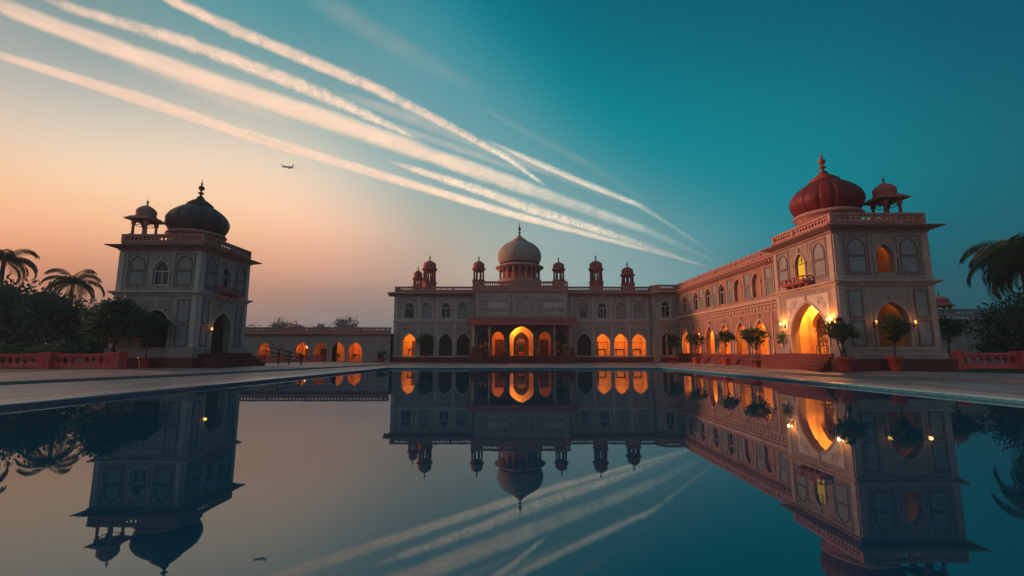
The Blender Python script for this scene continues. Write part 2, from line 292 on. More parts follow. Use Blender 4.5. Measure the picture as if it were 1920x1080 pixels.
def arch_pts(c, w, zs, rise, k=.25, n=10):  # pointed arch from left spring to right spring
    pts = []
    for i in range(2*n+1):
        t = math.pi*(1 - i/(2*n)); x = math.cos(t); z = (1-k)*math.sqrt(max(0, 1-x*x)) + k*(1-abs(x))
        pts.append((c+w*x, zs+rise*z))
    return pts
def op(c, w, zb, zt, rise=None, k=.25, depth=.3, **kw):
    rise = rise if rise is not None else w*1.15
    return dict(c=c, w=w, zb=zb, zt=zt, rise=rise, zs=zt-rise, k=k, depth=depth, **kw)
def outline(o, g=0.):                        # closed opening outline grown by g
    a = arch_pts(o['c'], o['w']+g, o['zs'], o['rise']+g, o['k'])
    return [(o['c']-o['w']-g, o['zb'])] + a + [(o['c']+o['w']+g, o['zb'])]
def row(mb, fr, u0, u1, z0, z1, ops, d0=0., reveal=True):
    ops = sorted(ops, key=lambda o: o['c'])
    if not ops: mb.quad(fr(u0,z0,d0), fr(u1,z0,d0), fr(u1,z1,d0), fr(u0,z1,d0)); return
    cuts = [u0] + [(a['c']+b['c'])/2 for a, b in zip(ops, ops[1:])] + [u1]
    for o, a, b in zip(ops, cuts, cuts[1:]):
        l, r = o['c']-o['w'], o['c']+o['w']; zb, zs = o['zb'], o['zs']
        q = lambda A, B, C, D: mb.quad(fr(A, C, d0), fr(B, C, d0), fr(B, D, d0), fr(A, D, d0))
        if zb > z0 + 1e-4: q(a, b, z0, zb)
        q(a, l, zb, zs); q(r, b, zb, zs); q(a, l, zs, z1); q(r, b, zs, z1)
        ap = arch_pts(o['c'], o['w'], zs, o['rise'], o['k'])
        for p, s_ in zip(ap, ap[1:]): mb.quad(fr(p[0],p[1],d0), fr(s_[0],s_[1],d0), fr(s_[0],z1,d0), fr(p[0],z1,d0))
        if reveal and o['depth'] > 0:
            ol = outline(o)
            for p, s_ in zip(ol, ol[1:]+ol[:1]): mb.quad(fr(p[0],p[1],d0), fr(s_[0],s_[1],d0), fr(s_[0],s_[1],d0-o['depth']), fr(p[0],p[1],d0-o['depth']))
def fill(mb, fr, o, d, g=0.):
    mb.quad(*[fr(u, z, d) for u, z in outline(o, g)])
def band(mb, fr, o, t, d, g=0., dback=0., jamb=True):   # archivolt moulding following an opening
    a, b = outline(o, g), outline(o, g+t)
    if not jamb: a, b = a[1:-1], b[1:-1]
    for i in range(len(a)-1):
        mb.quad(fr(*a[i], d), fr(*a[i+1], d), fr(*b[i+1], d), fr(*b[i], d))
        mb.quad(fr(*b[i], d), fr(*b[i+1], d), fr(*b[i+1], dback), fr(*b[i], dback)); mb.quad(fr(*a[i], d), fr(*a[i+1], d), fr(*a[i+1], dback), fr(*a[i], dback))
def frame_rect(mb, fr, u0, u1, z0, z1, t, d, d0=-.01, foot=True):
    if foot: fr.box(mb, u0, u1, z0, z0+t, d0, d)
    fr.box(mb, u0, u1, z1-t, z1, d0, d); fr.box(mb, u0, u0+t, z0+t, z1-t, d0, d); fr.box(mb, u1-t, u1, z0+t, z1-t, d0, d)
def hole_cell(mb, fr, u0, u1, z0, z1, shape, d0, d1, n=16):  # pierced panel: rectangle with a cut-out, front, back and inner faces
    cu, cz, hw, hh = (u0+u1)/2, (z0+z1)/2, (u1-u0)/2, (z1-z0)/2
    th = sorted(set([2*math.pi*i/n for i in range(n)] + [math.atan2(s*hh, t*hw) % (2*math.pi) for s in (1, -1) for t in (1, -1)]))
    I, O = [], []
    for t in th:
        c, s = math.cos(t), math.sin(t); k = min(hw/abs(c) if abs(c) > 1e-6 else 1e9, hh/abs(s) if abs(s) > 1e-6 else 1e9); r = shape(t)
        O.append((cu+k*c, cz+k*s)); I.append((cu+hw*r*c, cz+hh*r*s))
    for i in range(len(th)):
        j = (i+1) % len(th)
        for d in (d0, d1): mb.quad(fr(*I[i], d), fr(*I[j], d), fr(*O[j], d), fr(*O[i], d))
        mb.quad(fr(*I[i], d0), fr(*I[j], d0), fr(*I[j], d1), fr(*I[i], d1))
def parapet(mb, fr, u0, u1, z0, z1, step=.55, d0=-.16, d1=0., post=.22):   # carved, pierced roof balustrade
    h = z1-z0; a, b = z0+h*.30, z1-h*.16
    fr.box(mb, u0, u1, z0, a-.02, d0+.02, d1-.02); fr.box(mb, u0, u1, a-.02, a+.02, d0-.02, d1+.02); fr.box(mb, u0, u1, b, z1, d0-.03, d1+.03)
    n = max(1, round((u1-u0)/step)); s = (u1-u0)/n
    for i in range(n):
        ua, ub = u0+i*s, u0+(i+1)*s
        if i % 6 == 0: fr.box(mb, ua-.005, ua+post, a+.02, b, d0-.01, d1+.015); ua += post
        if i == n-1: fr.box(mb, ub-post, ub+.005, a+.02, b, d0-.01, d1+.015); ub -= post
        m_ = (ua+ub)/2
        for p, q in ((ua, m_), (m_, ub)):
            hole_cell(mb, fr, p, q, a+.02, b, lambda t: .62+.16*math.cos(4*t), d0+.05, d1-.04, 12)
        k = max(2, int((ub-ua)/.16))                       # bead course under the piercing
        for j in range(k):
            c = ua+(ub-ua)*(j+.5)/k; fr.box(mb, c-.045, c+.045, z0+.05, a-.06, d1-.021, d1+.008)

def thing(name, label, cat, loc=(0, 0, 0), rotz=0., group=None):
    o = bpy.data.objects.new(name, None); COL.objects.link(o); o.location = loc; o.rotation_euler = (0, 0, rotz); o.empty_display_size = .3
    o['label'] = label; o['category'] = cat
    if group: o['group'] = group
    return o
def tag(o, label, cat, group=None):
    o['label'] = label; o['category'] = cat
    if group: o['group'] = group
    return o
def struct(name, mb, m, **k):
    o = mb.build(name, m, **k); o['kind'] = 'structure'; return o
def dup(root, loc, rotz=0., label=None, scale=1.):
    r = root.copy(); COL.objects.link(r); r.location = loc; r.rotation_euler = (0, 0, rotz); r.scale = (scale,)*3
    if label: r['label'] = label
    def rec(a, b):
        for ch in a.children:
            c = ch.copy(); COL.objects.link(c); c.parent = b; rec(ch, c)
    rec(root, r); return r
def lamp(loc, power, col=(1, .36, .06), rad=.12, name='room_light'):
    l = bpy.data.lights.new(name, 'POINT'); l.energy = power; l.color = col; l.shadow_soft_size = rad
    o = bpy.data.objects.new(name, l); COL.objects.link(o); o.location = loc; return o

# ------------------------------------------------------------------ ground, pool, paving
PW = [(-13.44, .8), (14.63, .8), (11.83, 36.4), (-9.69, 36.4)]
def grow(d): return [(PW[0][0]-d, PW[0][1]-d), (PW[1][0]+d, PW[1][1]-d), (PW[2][0]+d, PW[2][1]+d), (PW[3][0]-d, PW[3][1]+d)]
def pband(mb, d0, z0, d1, z1):
    a, b = grow(d0), grow(d1)
    for k in range(4):
        j = (k+1) % 4; mb.quad((*a[k], z0), (*a[j], z0), (*b[j], z1), (*b[k], z1))
m = MB(); m.quad(*[(x, y, 0) for x, y in PW]); struct('pool_water', m, M['water'])
m = MB(); m.quad(*[(x, y, -.9) for x, y in PW]); pband(m, 0, -.9, .002, -.05); struct('pool_basin', m, M['tile'])
m = MB(); pband(m, 0, -.05, 0, .075); struct('pool_tile_band', m, M['tile'])
m = MB(); pband(m, -.012, .075, -.012, .105); pband(m, -.012, .105, .06, .125); pband(m, -.012, .075, 0, .075); struct('pool_tile_edge', m, M['tileglint'])
m = MB(); pband(m, .06, .125, .42, .132); pband(m, .62, .132, .95, .136); struct('pool_coping', m, M['coping'])
m = MB(); pband(m, .42, .132, .62, .132); struct('pool_inlay_strip', m, M['inlay'])
m = MB()
a = grow(.95); b = [(-60, -6), (60, -6), (60, 51.5), (-60, 51.5)]
for k in range(4):
    j = (k+1) % 4; m.quad((*a[k], .136), (*a[j], .136), (*b[j], .136), (*b[k], .136))
struct('pool_deck', m, M['pave'])
m = MB()
a = [(-59.9, -5.9), (59.9, -5.9), (59.9, 51.4), (-59.9, 51.4)]; b = [(-3000, -3000), (3000, -3000), (3000, 6000), (-3000, 6000)]
for k in range(4):
    j = (k+1) % 4; m.quad((*a[k], .11), (*a[j], .11), (*b[j], 0.), (*b[k], 0.))
struct('ground', m, M['earth'])
LR = [(-30, -2), (-24, 8), (-19.2, 17.3), (-17, 22.3), (-14.2, 31), (-11.6, 41), (-11.2, 50.9)]
LO = [(-40, -2), (-33, 8), (-23.2, 20.6), (-21.6, 26), (-19.9, 29), (-19.9, 41), (-19.9, 50.9)]
RR = [(31, -2), (25.5, 8), (20.4, 18.0), (16.0, 21.6), (14.3, 26), (13.6, 36), (14.0, 50.9)]
RO = [(41, -2), (33, 8), (23.2, 19.4), (18.6, 22.7), (16.9, 25), (18, 36), (18, 50.9)]
ZI = [.25, .25, .25, .25, .24, .21, .17]; ZO = [.42, .42, .42, .42, .42, .36, .25]
for nm, I, O, sgn in (('terrace', LR, LO, -1), ('terrace', RR, RO, 1)):
    p = MB(); k_ = MB(); l_ = MB()
    for i in range(6):
        A, B, C, D = I[i], I[i+1], O[i+1], O[i]
        mix = lambda P, Q, t: (P[0]+(Q[0]-P[0])*t, P[1]+(Q[1]-P[1])*t)
        g = .35
        def off(P, Q): L = math.hypot(Q[0]-P[0], Q[1]-P[1]); return mix(P, Q, min(.5, g/L))
        A2, B2 = off(A, D), off(B, C)
        k_.quad((*A, .1), (*B, .1), (*B, ZI[i+1]), (*A, ZI[i])); k_.quad((*A, ZI[i]), (*B, ZI[i+1]), (*B2, ZI[i+1]+.012), (*A2, ZI[i]+.012))
        p.quad((*A2, ZI[i]+.012), (*B2, ZI[i+1]+.012), (*C, ZO[i+1]), (*D, ZO[i]))
        far = sgn*70
        l_.quad((*D, ZO[i]), (*C, ZO[i+1]), (far, C[1], ZO[i+1]+.05), (far, D[1], ZO[i]+.05)); l_.quad((far, C[1], ZO[i+1]+.05), (far, D[1], ZO[i]+.05), (far, D[1], 0), (far, C[1], 0))
    struct('terrace_kerb', k_, M['kerb']); struct('terrace_paving', p, M['pavepink']); o = struct('lawn', l_, M['lawn'])

# ------------------------------------------------------------------ building pieces
PROTO = {}
def window_part(parent, fr, o, org, frame='winframe', pane='glass', deep=.14, mull=1, tran=True, t=.075, label=None):
    m = MB(); i2 = dict(o); band(m, fr, dict(o, w=o['w']-t, zt=o['zt']-t, rise=o['rise']-t, zb=o['zb']+t*.0), t, -deep+.05, 0, -deep-.05)
    fr.box(m, o['c']-o['w']+t, o['c']+o['w']-t, o['zb']+.002, o['zb']+t, -deep-.05, -deep+.05)
    if tran: fr.box(m, o['c']-o['w']+t, o['c']+o['w']-t, o['zs']-t*.45, o['zs']+t*.45, -deep-.04, -deep+.04)
    for k in range(mull):
        c = o['c']-o['w']+2*o['w']*(k+1)/(mull+1); fr.box(m, c-t*.35, c+t*.35, o['zb']+t, o['zs']-t*.45, -deep-.035, -deep+.035)
    w_ = m.build('window', M[frame], parent, org)
    if label: w_['label'] = label
    m = MB(); fill(m, fr, o, -deep-.01); m.build('pane', M[pane], w_)
    w_.children[0].location = (0, 0, 0)
    me = w_.children[0].data
    me.vertices.foreach_set('co', (np.array([v.co for v in me.vertices]) - np.array(org)).ravel())
    return w_
def room_part(parent, fr, o, org, D=2.4, power=60, door=True, col=(1, .34, .045), side=0., doorw=.55, mroom='room', lu=None, mg=.35, transom=False):
    lu = lu if lu is not None else random.choice((-.75, -.5, .5, .75))
    m = MB(); c, W, zb, zt = o['c'], o['w']+mg, o['zb']-.004, o['zt']+.3; d0 = -o['depth']; d1 = d0-D
    row(m, fr, c-W, c+W, zb-.02, zt, [dict(o, depth=0)], d0-.004, False)
    m.quad(fr(c-W,zb-.02,d1), fr(c+W,zb-.02,d1), fr(c+W,zt,d1), fr(c-W,zt,d1))
    for u in (c-W, c+W): m.quad(fr(u,zb-.02,d0-.004), fr(u,zb-.02,d1), fr(u,zt,d1), fr(u,zt,d0-.004))
    for z in (zb-.02, zt): m.quad(fr(c-W,z,d0-.004), fr(c+W,z,d0-.004), fr(c+W,z,d1), fr(c-W,z,d1))
    r = m.build('room', M[mroom], parent, org)
    if door:
        m = MB(); dc = c + side*o['w']; h = zb+(zt-zb)*.62
        fr.box(m, dc-doorw, dc+doorw, zb, h, d1+.01, d1+.07)
        for s in (-1, 1):
            for z0, z1 in ((zb+.12, zb+(h-zb)*.45), (zb+(h-zb)*.52, h-.12)): frame_rect(m, fr, dc+s*doorw*.5-doorw*.4, dc+s*doorw*.5+doorw*.4, z0, z1, .04, d1+.09, d1+.07)
        m.build('inner_door', M['wood'], parent, org)
    if o['w'] < 1.0 and transom:
        m = MB(); fr.box(m, c-o['w'], c+o['w'], o['zs']-.03, o['zs']+.03, d0-.06, d0-.01); m.build('transom', M['wood'], parent, org)
    p = fr(c + lu*o['w'], zt-.13, d0-.22); lamp(p, power, col)
    return r
def sub(o, org): shift(o, org); return o
def niche(parent, org, fr, c, w, z0, z1, split=.55, rim=None):     # blind window: arched head over a sunk rectangular panel
    mt = MB(); zs = z0+(z1-z0)*split; o = op(c, w, zs+.08, z1, k=.3)
    band(mt, fr, o, .07, .05); fr.box(mt, c-w-.07, c+w+.07, zs-.01, zs+.08, -.01, .06)
    frame_rect(mt, fr, c-w-.07, c+w+.07, z0, zs-.01, .06, .035)
    if rim: frame_rect(mt, fr, c-w-.22, c+w+.22, rim[0], rim[1], .05, .022)
    n = mt.build('blind_niche', M['moulding'], parent, org); mp = MB()
    fill(mp, fr, o, .006); sub(mp.build('niche_head', M['panel'], n), org); mp = MB()
    mp.quad(fr(c-w,z0+.05,.006), fr(c+w,z0+.05,.006), fr(c+w,zs-.03,.006), fr(c-w,zs-.03,.006)); sub(mp.build('niche_panel', M['panel'], n), org)
def wall_panel(parent, org, fr, u0, u1, z0, z1, t=.06, d=.045):
    m = MB(); frame_rect(m, fr, u0, u1, z0, z1, t, d); n = m.build('wall_panel', M['moulding'], parent, org)
    m = MB(); m.quad(fr(u0+t, z0+t, .008), fr(u1-t, z0+t, .008), fr(u1-t, z1-t, .008), fr(u0+t, z1-t, .008)); sub(m.build('sunk_panel', M['panel'], n), org)
def pilaster(parent, org, fr, u, z0, z1, hw=.09, d=.05, rings=(), m_='trim'):
    m = MB(); fr.box(m, u-hw, u+hw, z0, z1, -.01, d)
    for a, b in rings: fr.box(m, u-hw-.04, u+hw+.04, a, b, -.008, d+.03)
    m.build('pilaster', M[m_], parent, org)
def arch_trim(parent, org, fr, o, t, d, outer=None, key=0, corb=None, rect=None, m_='trim'):
    m = MB(); band(m, fr, o, t, d)
    if outer: band(m, fr, o, *outer, jamb=False)
    if key: keystone(m, fr, o, key)
    if corb: corbels(m, fr, o, *corb)
    if rect: frame_rect(m, fr, *rect, foot=False)
    m.build('archivolt', M[m_], parent, org)
def run(name, parent, org, fr, u0, u1, prof, mm='trim'):
    m = MB(); fr.prism(m, u0, u1, prof); return m.build(name, M[mm], parent, org)
def keystone(mt, fr, o, s=1.):                       # little bud and collar over the point of an arch
    c, z = o['c'], o['zt']
    fr.box(mt, c-.05*s, c+.05*s, z+.06, z+.24*s, -.01, .10); fr.box(mt, c-.09*s, c+.09*s, z+.24*s, z+.30*s, -.01, .12); fr.box(mt, c-.04*s, c+.04*s, z+.30*s, z+.42*s, -.01, .08)
def corbels(mt, fr, o, g=.1, s=1.):
    for q in (-1, 1):
        u = o['c']+q*(o['w']+g); fr.box(mt, u-.07*s, u+.07*s, o['zs']-.12*s, o['zs']+.05*s, -.01, .12); fr.box(mt, u-.045*s, u+.045*s, o['zs']-.22*s, o['zs']-.12*s, -.01, .08)

FIN = [(.30,0),(.34,.05),(.22,.10),(.12,.22),(.10,.34),(.26,.42),(.28,.48),(.10,.56),(.07,.66),(.20,.76),(.28,.90),(.24,1.04),(.08,1.14),(.06,1.22),(.12,1.30),(.05,1.40),(.035,1.55),(.0,1.85)]
def finial_mb(cx, cy, z, s, hs=1.):
    m = MB(); m.lathe(cx, cy, [(r*s, z+h*s*hs) for r, h in FIN], 16); return m
def dome_prof(Rm, z, h, base=.86, cap=.34, top=None):   # squat onion: swells from the base, folds over to the cap
    pr = []
    for i in range(19):
        t = i/18
        if t < .38: q = t/.38; r = base + (1-base)*math.sin(q*math.pi/2)
        else: q = (t-.38)/.62; r = cap + (1-cap)*math.cos(q*math.pi/2)**.85
        pr.append((Rm*r, z+h*t))
    return pr
def kiosk(parent, org, cx, cy, z0, zc, ze, zd, zt, half, rd, square=True, mm='red', nc=4, md=None, bottom=None):
    """roof pavilion: podium z0-zc, columns zc-ze, eave, dome up to zd, finial up to zt; half = half-width of the body"""
    m = MB(); zb = bottom if bottom is not None else z0
    if square:
        m.box(cx-half-.06, cx+half+.06, cy-half-.06, cy+half+.06, zb, zc-.06); m.box(cx-half-.12, cx+half+.12, cy-half-.12, cy+half+.12, zc-.06, zc)
    else:
        m.lathe(cx, cy, [(half+.14, zb), (half+.14, zc-.1), (half+.22, zc-.08), (half+.22, zc)], 8, sm=False, rot=R(22.5))
    k = m.build('roof_kiosk', M[mm], parent, org)
    t = half*.17
    if square: spots = [(cx+sx*(half-t), cy+sy*(half-t)) for sx in (-1, 1) for sy in (-1, 1)]
    else: spots = [(cx+half*.95*math.cos(R(22.5+360/nc*i)), cy+half*.95*math.sin(R(22.5+360/nc*i))) for i in range(nc)]
    for x, y in spots:
        m = MB(); m.box(x-t*1.5, x+t*1.5, y-t*1.5, y+t*1.5, zc, zc+.1); m.lathe(x, y, [(t, zc+.1), (t*.8, zc+(ze-zc)*.8), (t*1.3, ze-.14), (t*1.6, ze-.02)], 8); c = m.build('column', M[mm], k); shift(c, org)
    m = MB()
    if square:
        for fr in (Frame((cx, cy-half), (1,0), (0,-1)), Frame((cx, cy+half), (1,0), (0,1)), Frame((cx-half, cy), (0,1), (-1,0)), Frame((cx+half, cy), (0,1), (1,0))):
            o = op(0, half-t*2.2, zc, ze-.05, rise=(ze-zc)*.34, depth=t*1.6); row(m, fr, -half, half, o['zs'], ze, [dict(o, zb=o['zs'])])
        e = half*1.75; m.ring(cx-half, cy-half, cx+half, cy+half, [(0, ze-.02), (half*.55, ze-.12), (half*.57, ze-.06), (half*.1, ze+.14), (-.1, ze+.18)])
    else:
        m.lathe(cx, cy, [(half*1.02, ze-(ze-zc)*.25), (half*1.02, ze-.02), (half*1.34, ze-.12), (half*1.37, ze-.06), (half*1.05, ze+.14), (half*.9, ze+.16)], 24)
    e = m.build('eave', M[mm], k); shift(e, org)
    m = MB(); zz = ze+.12; m.lathe(cx, cy, [(rd*1.05, zz), (rd*1.08, zz+.08), (rd*.98, zz+.1)]+dome_prof(rd, zz+.1, zd-zz-.1, .93, .2), 28); d = m.build('kiosk_dome', M[md or mm], k); shift(d, org)
    d = finial_mb(cx, cy, zd-.04, (zt-zd+.04)/1.85, 1).build('finial', M['finial'], k); shift(d, org)
    return k
def shift(o, org):     # sub-parts sit in the same frame as their part
    me = o.data; n = len(me.vertices); co = np.empty(n*3); me.vertices.foreach_get('co', co); co = co.reshape(-1, 3) - np.array(org); me.vertices.foreach_set('co', co.ravel()); me.update()

EAVE = [(0, 7.66), (.07, 7.68), (.09, 7.76), (.18, 7.79), (.56, 7.92), (.58, 7.97), (.10, 8.03), (0, 8.03)]

def tower(root, org, X0, Y0, X1, Y1, zg, faces, dome_c, dome_R, dome_mat, kiosk_c, gild, st='stone', tm='trim'):
    wall = MB()
    FR = dict(front=(front(Y0), X0, X1), left=(facing_left(X0), Y0, Y1), right=(facing_right(X1), Y0, Y1), back=(Frame((0, Y1), (1, 0), (0, 1)), X0, X1))
    for nm, (fr, a, b) in FR.items():
        sp = faces.get(nm, {})
        lo = sp.get('low', []); up = sp.get('up', [])
        row(wall, fr, a, b, zg-.3, 4.86, lo); row(wall, fr, a, b, 4.86, 8.0, up)
        par = MB(); parapet(par, fr, a-.02, b+.02, 8.02, 8.74); par.build('parapet', M['pink'], root, org)
        for u in (a+.18, b-.18): pilaster(root, org, fr, u, 1.62, 4.80, .16, m_=tm); pilaster(root, org, fr, u, 5.12, 7.58, .16, m_=tm)
        for c, w_ in sp.get('niches', []): niche(root, org, fr, c, w_, 5.48, 7.30, .5, (5.36, 7.50))
        for (u0, u1) in sp.get('panels', []):
            for z0, z1 in ((1.66, 2.98), (3.12, 4.56)): wall_panel(root, org, fr, u0, u1, z0, z1)
        for o in lo: arch_trim(root, org, fr, o, .12, .07, None, 1.1, None, (o['c']-o['w']-.3, o['c']+o['w']+.3, 1.64, 4.58, .06, .026), tm)
        for o in up: arch_trim(root, org, fr, o, .08, .06, (.05, .03, .14), .8, (.12, .8), (o['c']-o['w']-.3, o['c']+o['w']+.3, 5.38, 7.52, .05, .02), tm)
    wall.quad((X0, Y0, 8.0), (X1, Y0, 8.0), (X1, Y1, 8.0), (X0, Y1, 8.0))
    wall.build('wall', M[st], root, org)
    m = MB(); m.ring(X0, Y0, X1, Y1, EAVE); m.build('eave', M['eave'], root, org)
    m = MB(); m.ring(X0, Y0, X1, Y1, [(-.01, 4.80), (.06, 4.82), (.10, 4.90), (.26, 4.98), (.28, 5.06), (.08, 5.12), (-.01, 5.14)]); m.build('string_course', M[tm], root, org)
    for nm, (fr, a, b) in FR.items():       # base courses, broken by the doorways
        gaps = sorted([(o['c']-o['w']-.14, o['c']+o['w']+.14) for o in faces.get(nm, {}).get('low', [])]) if nm in ('left', 'right', 'front') and faces.get(nm, {}).get('low') and faces[nm].get('doorgap') else []
        xs = [a-.12]; 
        for g0, g1 in gaps: xs += [g0, g1]
        xs.append(b+.12)
        for q in range(0, len(xs), 2):
            run('base_course', root, org, fr, xs[q], xs[q+1], [(-.01, 1.0), (.22, 1.0), (.22, 1.22), (.14, 1.3), (.14, 1.5), (.05, 1.6), (-.01, 1.6)], st)
            run('plinth', root, org, fr, xs[q]-.2, xs[q+1]+.2, [(-.01, zg-.3), (.42, zg-.3), (.42, .98), (.36, 1.0), (-.01, 1.0)], 'maroon')
    cx, cy = dome_c
    m = MB(); m.lathe(cx, cy, dome_prof(dome_R, 9.40, 2.0, .84, .36), 128, flute=.05, nf=16); d = m.build('dome', dome_mat, root, org)
    m = MB(); m.lathe(cx, cy, [(dome_R*.80, 8.0), (dome_R*.80, 9.0), (dome_R*.82, 9.02), (dome_R*.82, 9.12), (dome_R*.93, 9.17), (dome_R*.95, 9.24), (dome_R*.90, 9.29), (dome_R*.90, 9.35), (dome_R*.82, 9.42)], 48); o = m.build('drum', M['pink'], d); shift(o, org)
    m = MB(); c0 = dome_R*.36
    m.lathe(cx, cy, [(c0*1.18, 11.35), (c0*1.22, 11.45), (c0*1.0, 11.49), (c0*1.02, 11.57), (c0*.78, 11.63), (c0*.78, 11.70), (c0*.52, 11.79), (c0*.34, 11.93), (c0*.26, 12.03)], 32); o = m.build('dome_collar', gild, d); shift(o, org)
    s = .72; o = finial_mb(cx, cy, 11.96, s, 1.1).build('finial', gild, d); shift(o, org)
    kx, ky = kiosk_c
    kiosk(root, org, kx, ky, 8.0, 8.75, 9.90, 10.84, 11.36, .50, .56, True, 'red' if gild is M['gilded'] else 'pink')
    return FR

def balcony(root, org, fr, u0, u1, z):
    m = MB(); fr.box(m, u0, u1, z-.14, z, -.01, .62); fr.box(m, u0-.04, u1+.04, z-.05, z+.0, -.008, .66)
    fr.box(m, u0, u1, z+.22, z+.28, .54, .62)
    n = 6
    for k in range(n):
        u = u0+.04+(u1-u0-.08)*k/(n-1); fr.box(m, u-.04, u+.04, z, z+.22, .55, .61)
    for u in (u0+.02, u1-.08):
        fr.box(m, u, u+.06, z+.22, z+.281, -.01, .54); fr.box(m, u+.01, u+.05, z, z+.22, .25, .31)
    for k in range(4):
        u = u0+.15+(u1-u0-.3)*k/3; fr.prism(m, u-.06, u+.06, [(-.01, z-.5), (.08, z-.5), (.12, z-.36), (.35, z-.3), (.42, z-.14), (-.01, z-.14)])
    return m.build('balcony', M['red'], root, org)
def flight(root, org, fr, u0, u1, zg, zt, n, tread=.28, d0=.0, mm='maroon', cheek=True, name='steps'):
    m = MB(); h = (zt-zg)/n
    for i in range(n):
        d = d0+tread*(n-i); fr.box(m, u0-.002*i, u1+.002*i, zg+h*i - (.3 if i == 0 else 0.02), zg+h*(i+1), -.01, d)
        fr.box(m, u0-.03, u1+.03, zg+h*(i+1)-.045, zg+h*(i+1)+.004, -.008, d+.03)
    return m.build(name, M[mm], root, org)

# ------------------------------------------------------------------ right tower
RT = thing('gate_tower', 'square tower with dark red ribbed dome and glowing arched doorway, joined to the long wing', 'tower', (19.65, 26.2, .4)); O = RT.location[:]
d_big = op(26.02, 1.60, 1.25, 4.15, rise=1.75, k=.3, depth=.45); a_f = op(19.72, .84, 1.62, 3.92, rise=.95, k=.12, depth=.4)
w_y = op(26.3, .46, 5.58, 7.08, rise=.6, k=.3, depth=.3); w_f = op(19.68, .48, 5.48, 7.02, rise=.62, k=.3, depth=.3)
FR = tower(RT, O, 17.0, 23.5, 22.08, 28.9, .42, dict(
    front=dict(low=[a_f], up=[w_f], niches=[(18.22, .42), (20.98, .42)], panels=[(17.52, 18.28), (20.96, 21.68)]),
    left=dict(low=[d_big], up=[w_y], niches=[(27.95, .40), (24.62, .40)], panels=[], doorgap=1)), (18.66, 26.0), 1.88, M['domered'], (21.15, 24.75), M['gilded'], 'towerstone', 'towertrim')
fl, ff = FR['left'][0], FR['front'][0]
# carved white spandrel panel round the great door
m = MB(); o = d_big
r0 = dict(o, w=o['w']+.13, rise=o['rise']+.13, zt=o['zt']+.13)
sp = MB(); row(sp, fl, o['c']-o['w']-.24, o['c']+o['w']+.24, o['zs'], 4.52, [dict(r0, zb=o['zs'], zs=o['zs'])], .035, False); sp.build('carved_spandrel', M['spandrel'], RT, O)
for s in (-1, 1):
    m = MB()
    for k in range(9):
        t = k/8; u = o['c']+s*(o['w']*.60 + t*o['w']*.42); z = 4.30 - .18*math.sin(t*9) - t*.3
        fl.box(m, u-.07, u+.07, z-.07, z+.07, .03, .06); fl.box(m, u-.03, u+.03, z-.19, z+.12, .03, .05)
    for k in range(7):
        t = k/6; u = o['c']+s*(o['w']*.78+t*.45); z = 4.0 - t*.55 + .06*math.sin(k*2.1); fl.box(m, u-.05, u+.05, z-.05, z+.05, .03, .055)
    m.build('spandrel_carving', M['trim'], RT, O)
# hall behind the great door, with an arched inner screen and a panelled cream door
room_part(RT, fl, d_big, O, 1.32, 800, door=False, mg=.3)
m = MB(); f2 = facing_left(17+.45+.72)
in_o = op(26.5, .98, 1.25, 3.75, rise=1.1, k=.2, depth=.22)
row(m, f2, 24.1, 27.95, 1.24, 4.4, [in_o]); band(m, f2, in_o, .10, .05); m.build('inner_arch', M['room'], RT, O)
m = MB(); f3 = facing_left(17+.45+1.25)
f3.box(m, 25.95, 27.05, 1.25, 3.25, 0, .05); o3 = m.build('inner_door', M['roomdoor'], RT, O)
m = MB()
for u in (26.05, 26.55):
    for z0, z1 in ((1.4, 2.1), (2.2, 2.6), (2.7, 3.1)): frame_rect(m, f3, u, u+.4, z0, z1, .03, .07, .048)
frame_rect(m, f3, 25.9, 27.1, 1.25, 3.32, .05, .09, 0.0)
o3 = m.build('door_frame', M['wood'], RT, O)
# yellow lit window with tracery, over the balcony
wp = window_part(RT, fl, w_y, O, frame='wood', pane='yellowglass', deep=.12, mull=0, t=.04, label='arched window glowing yellow above the balcony')
m = MB()
for s in (-1, 1):
    pts = [fl(w_y['c']+s*.40*math.cos(q)*(1-.2*q), w_y['zs']-.02+.30*math.sin(q), -.10) for q in np.linspace(0, 1.5, 8)]; m.tube(pts, .018, 6)
fl.box(m, w_y['c']-.02, w_y['c']+.02, w_y['zs']+.05, w_y['zt']-.05, -.12, -.085)
t_ = m.build('tracery', M['wood'], wp); shift(t_, O)
balcony(RT, O, fl, 25.25, 27.35, 5.36)
# open window and dim arch in the front
room_part(RT, ff, w_f, O, 1.7, 7, door=False, lu=.6, col=(1, .30, .05))
m = MB(); ff.box(m, w_f['c']-w_f['w']-.02, w_f['c']+.06, 5.49, 6.98, -.62, -.57); m.build('shade_panel', M['door'], RT, O)  # dark sheet added to stand for the unlit left side of the window
room_part(RT, ff, a_f, O, 2.3, 6, lu=.6, mg=.06, door=True, side=-.4, doorw=.5, col=(1, .30, .05))
flight(RT, O, fl, 23.9, 29.2, .36, 1.25, 5, tread=.17, d0=.12)

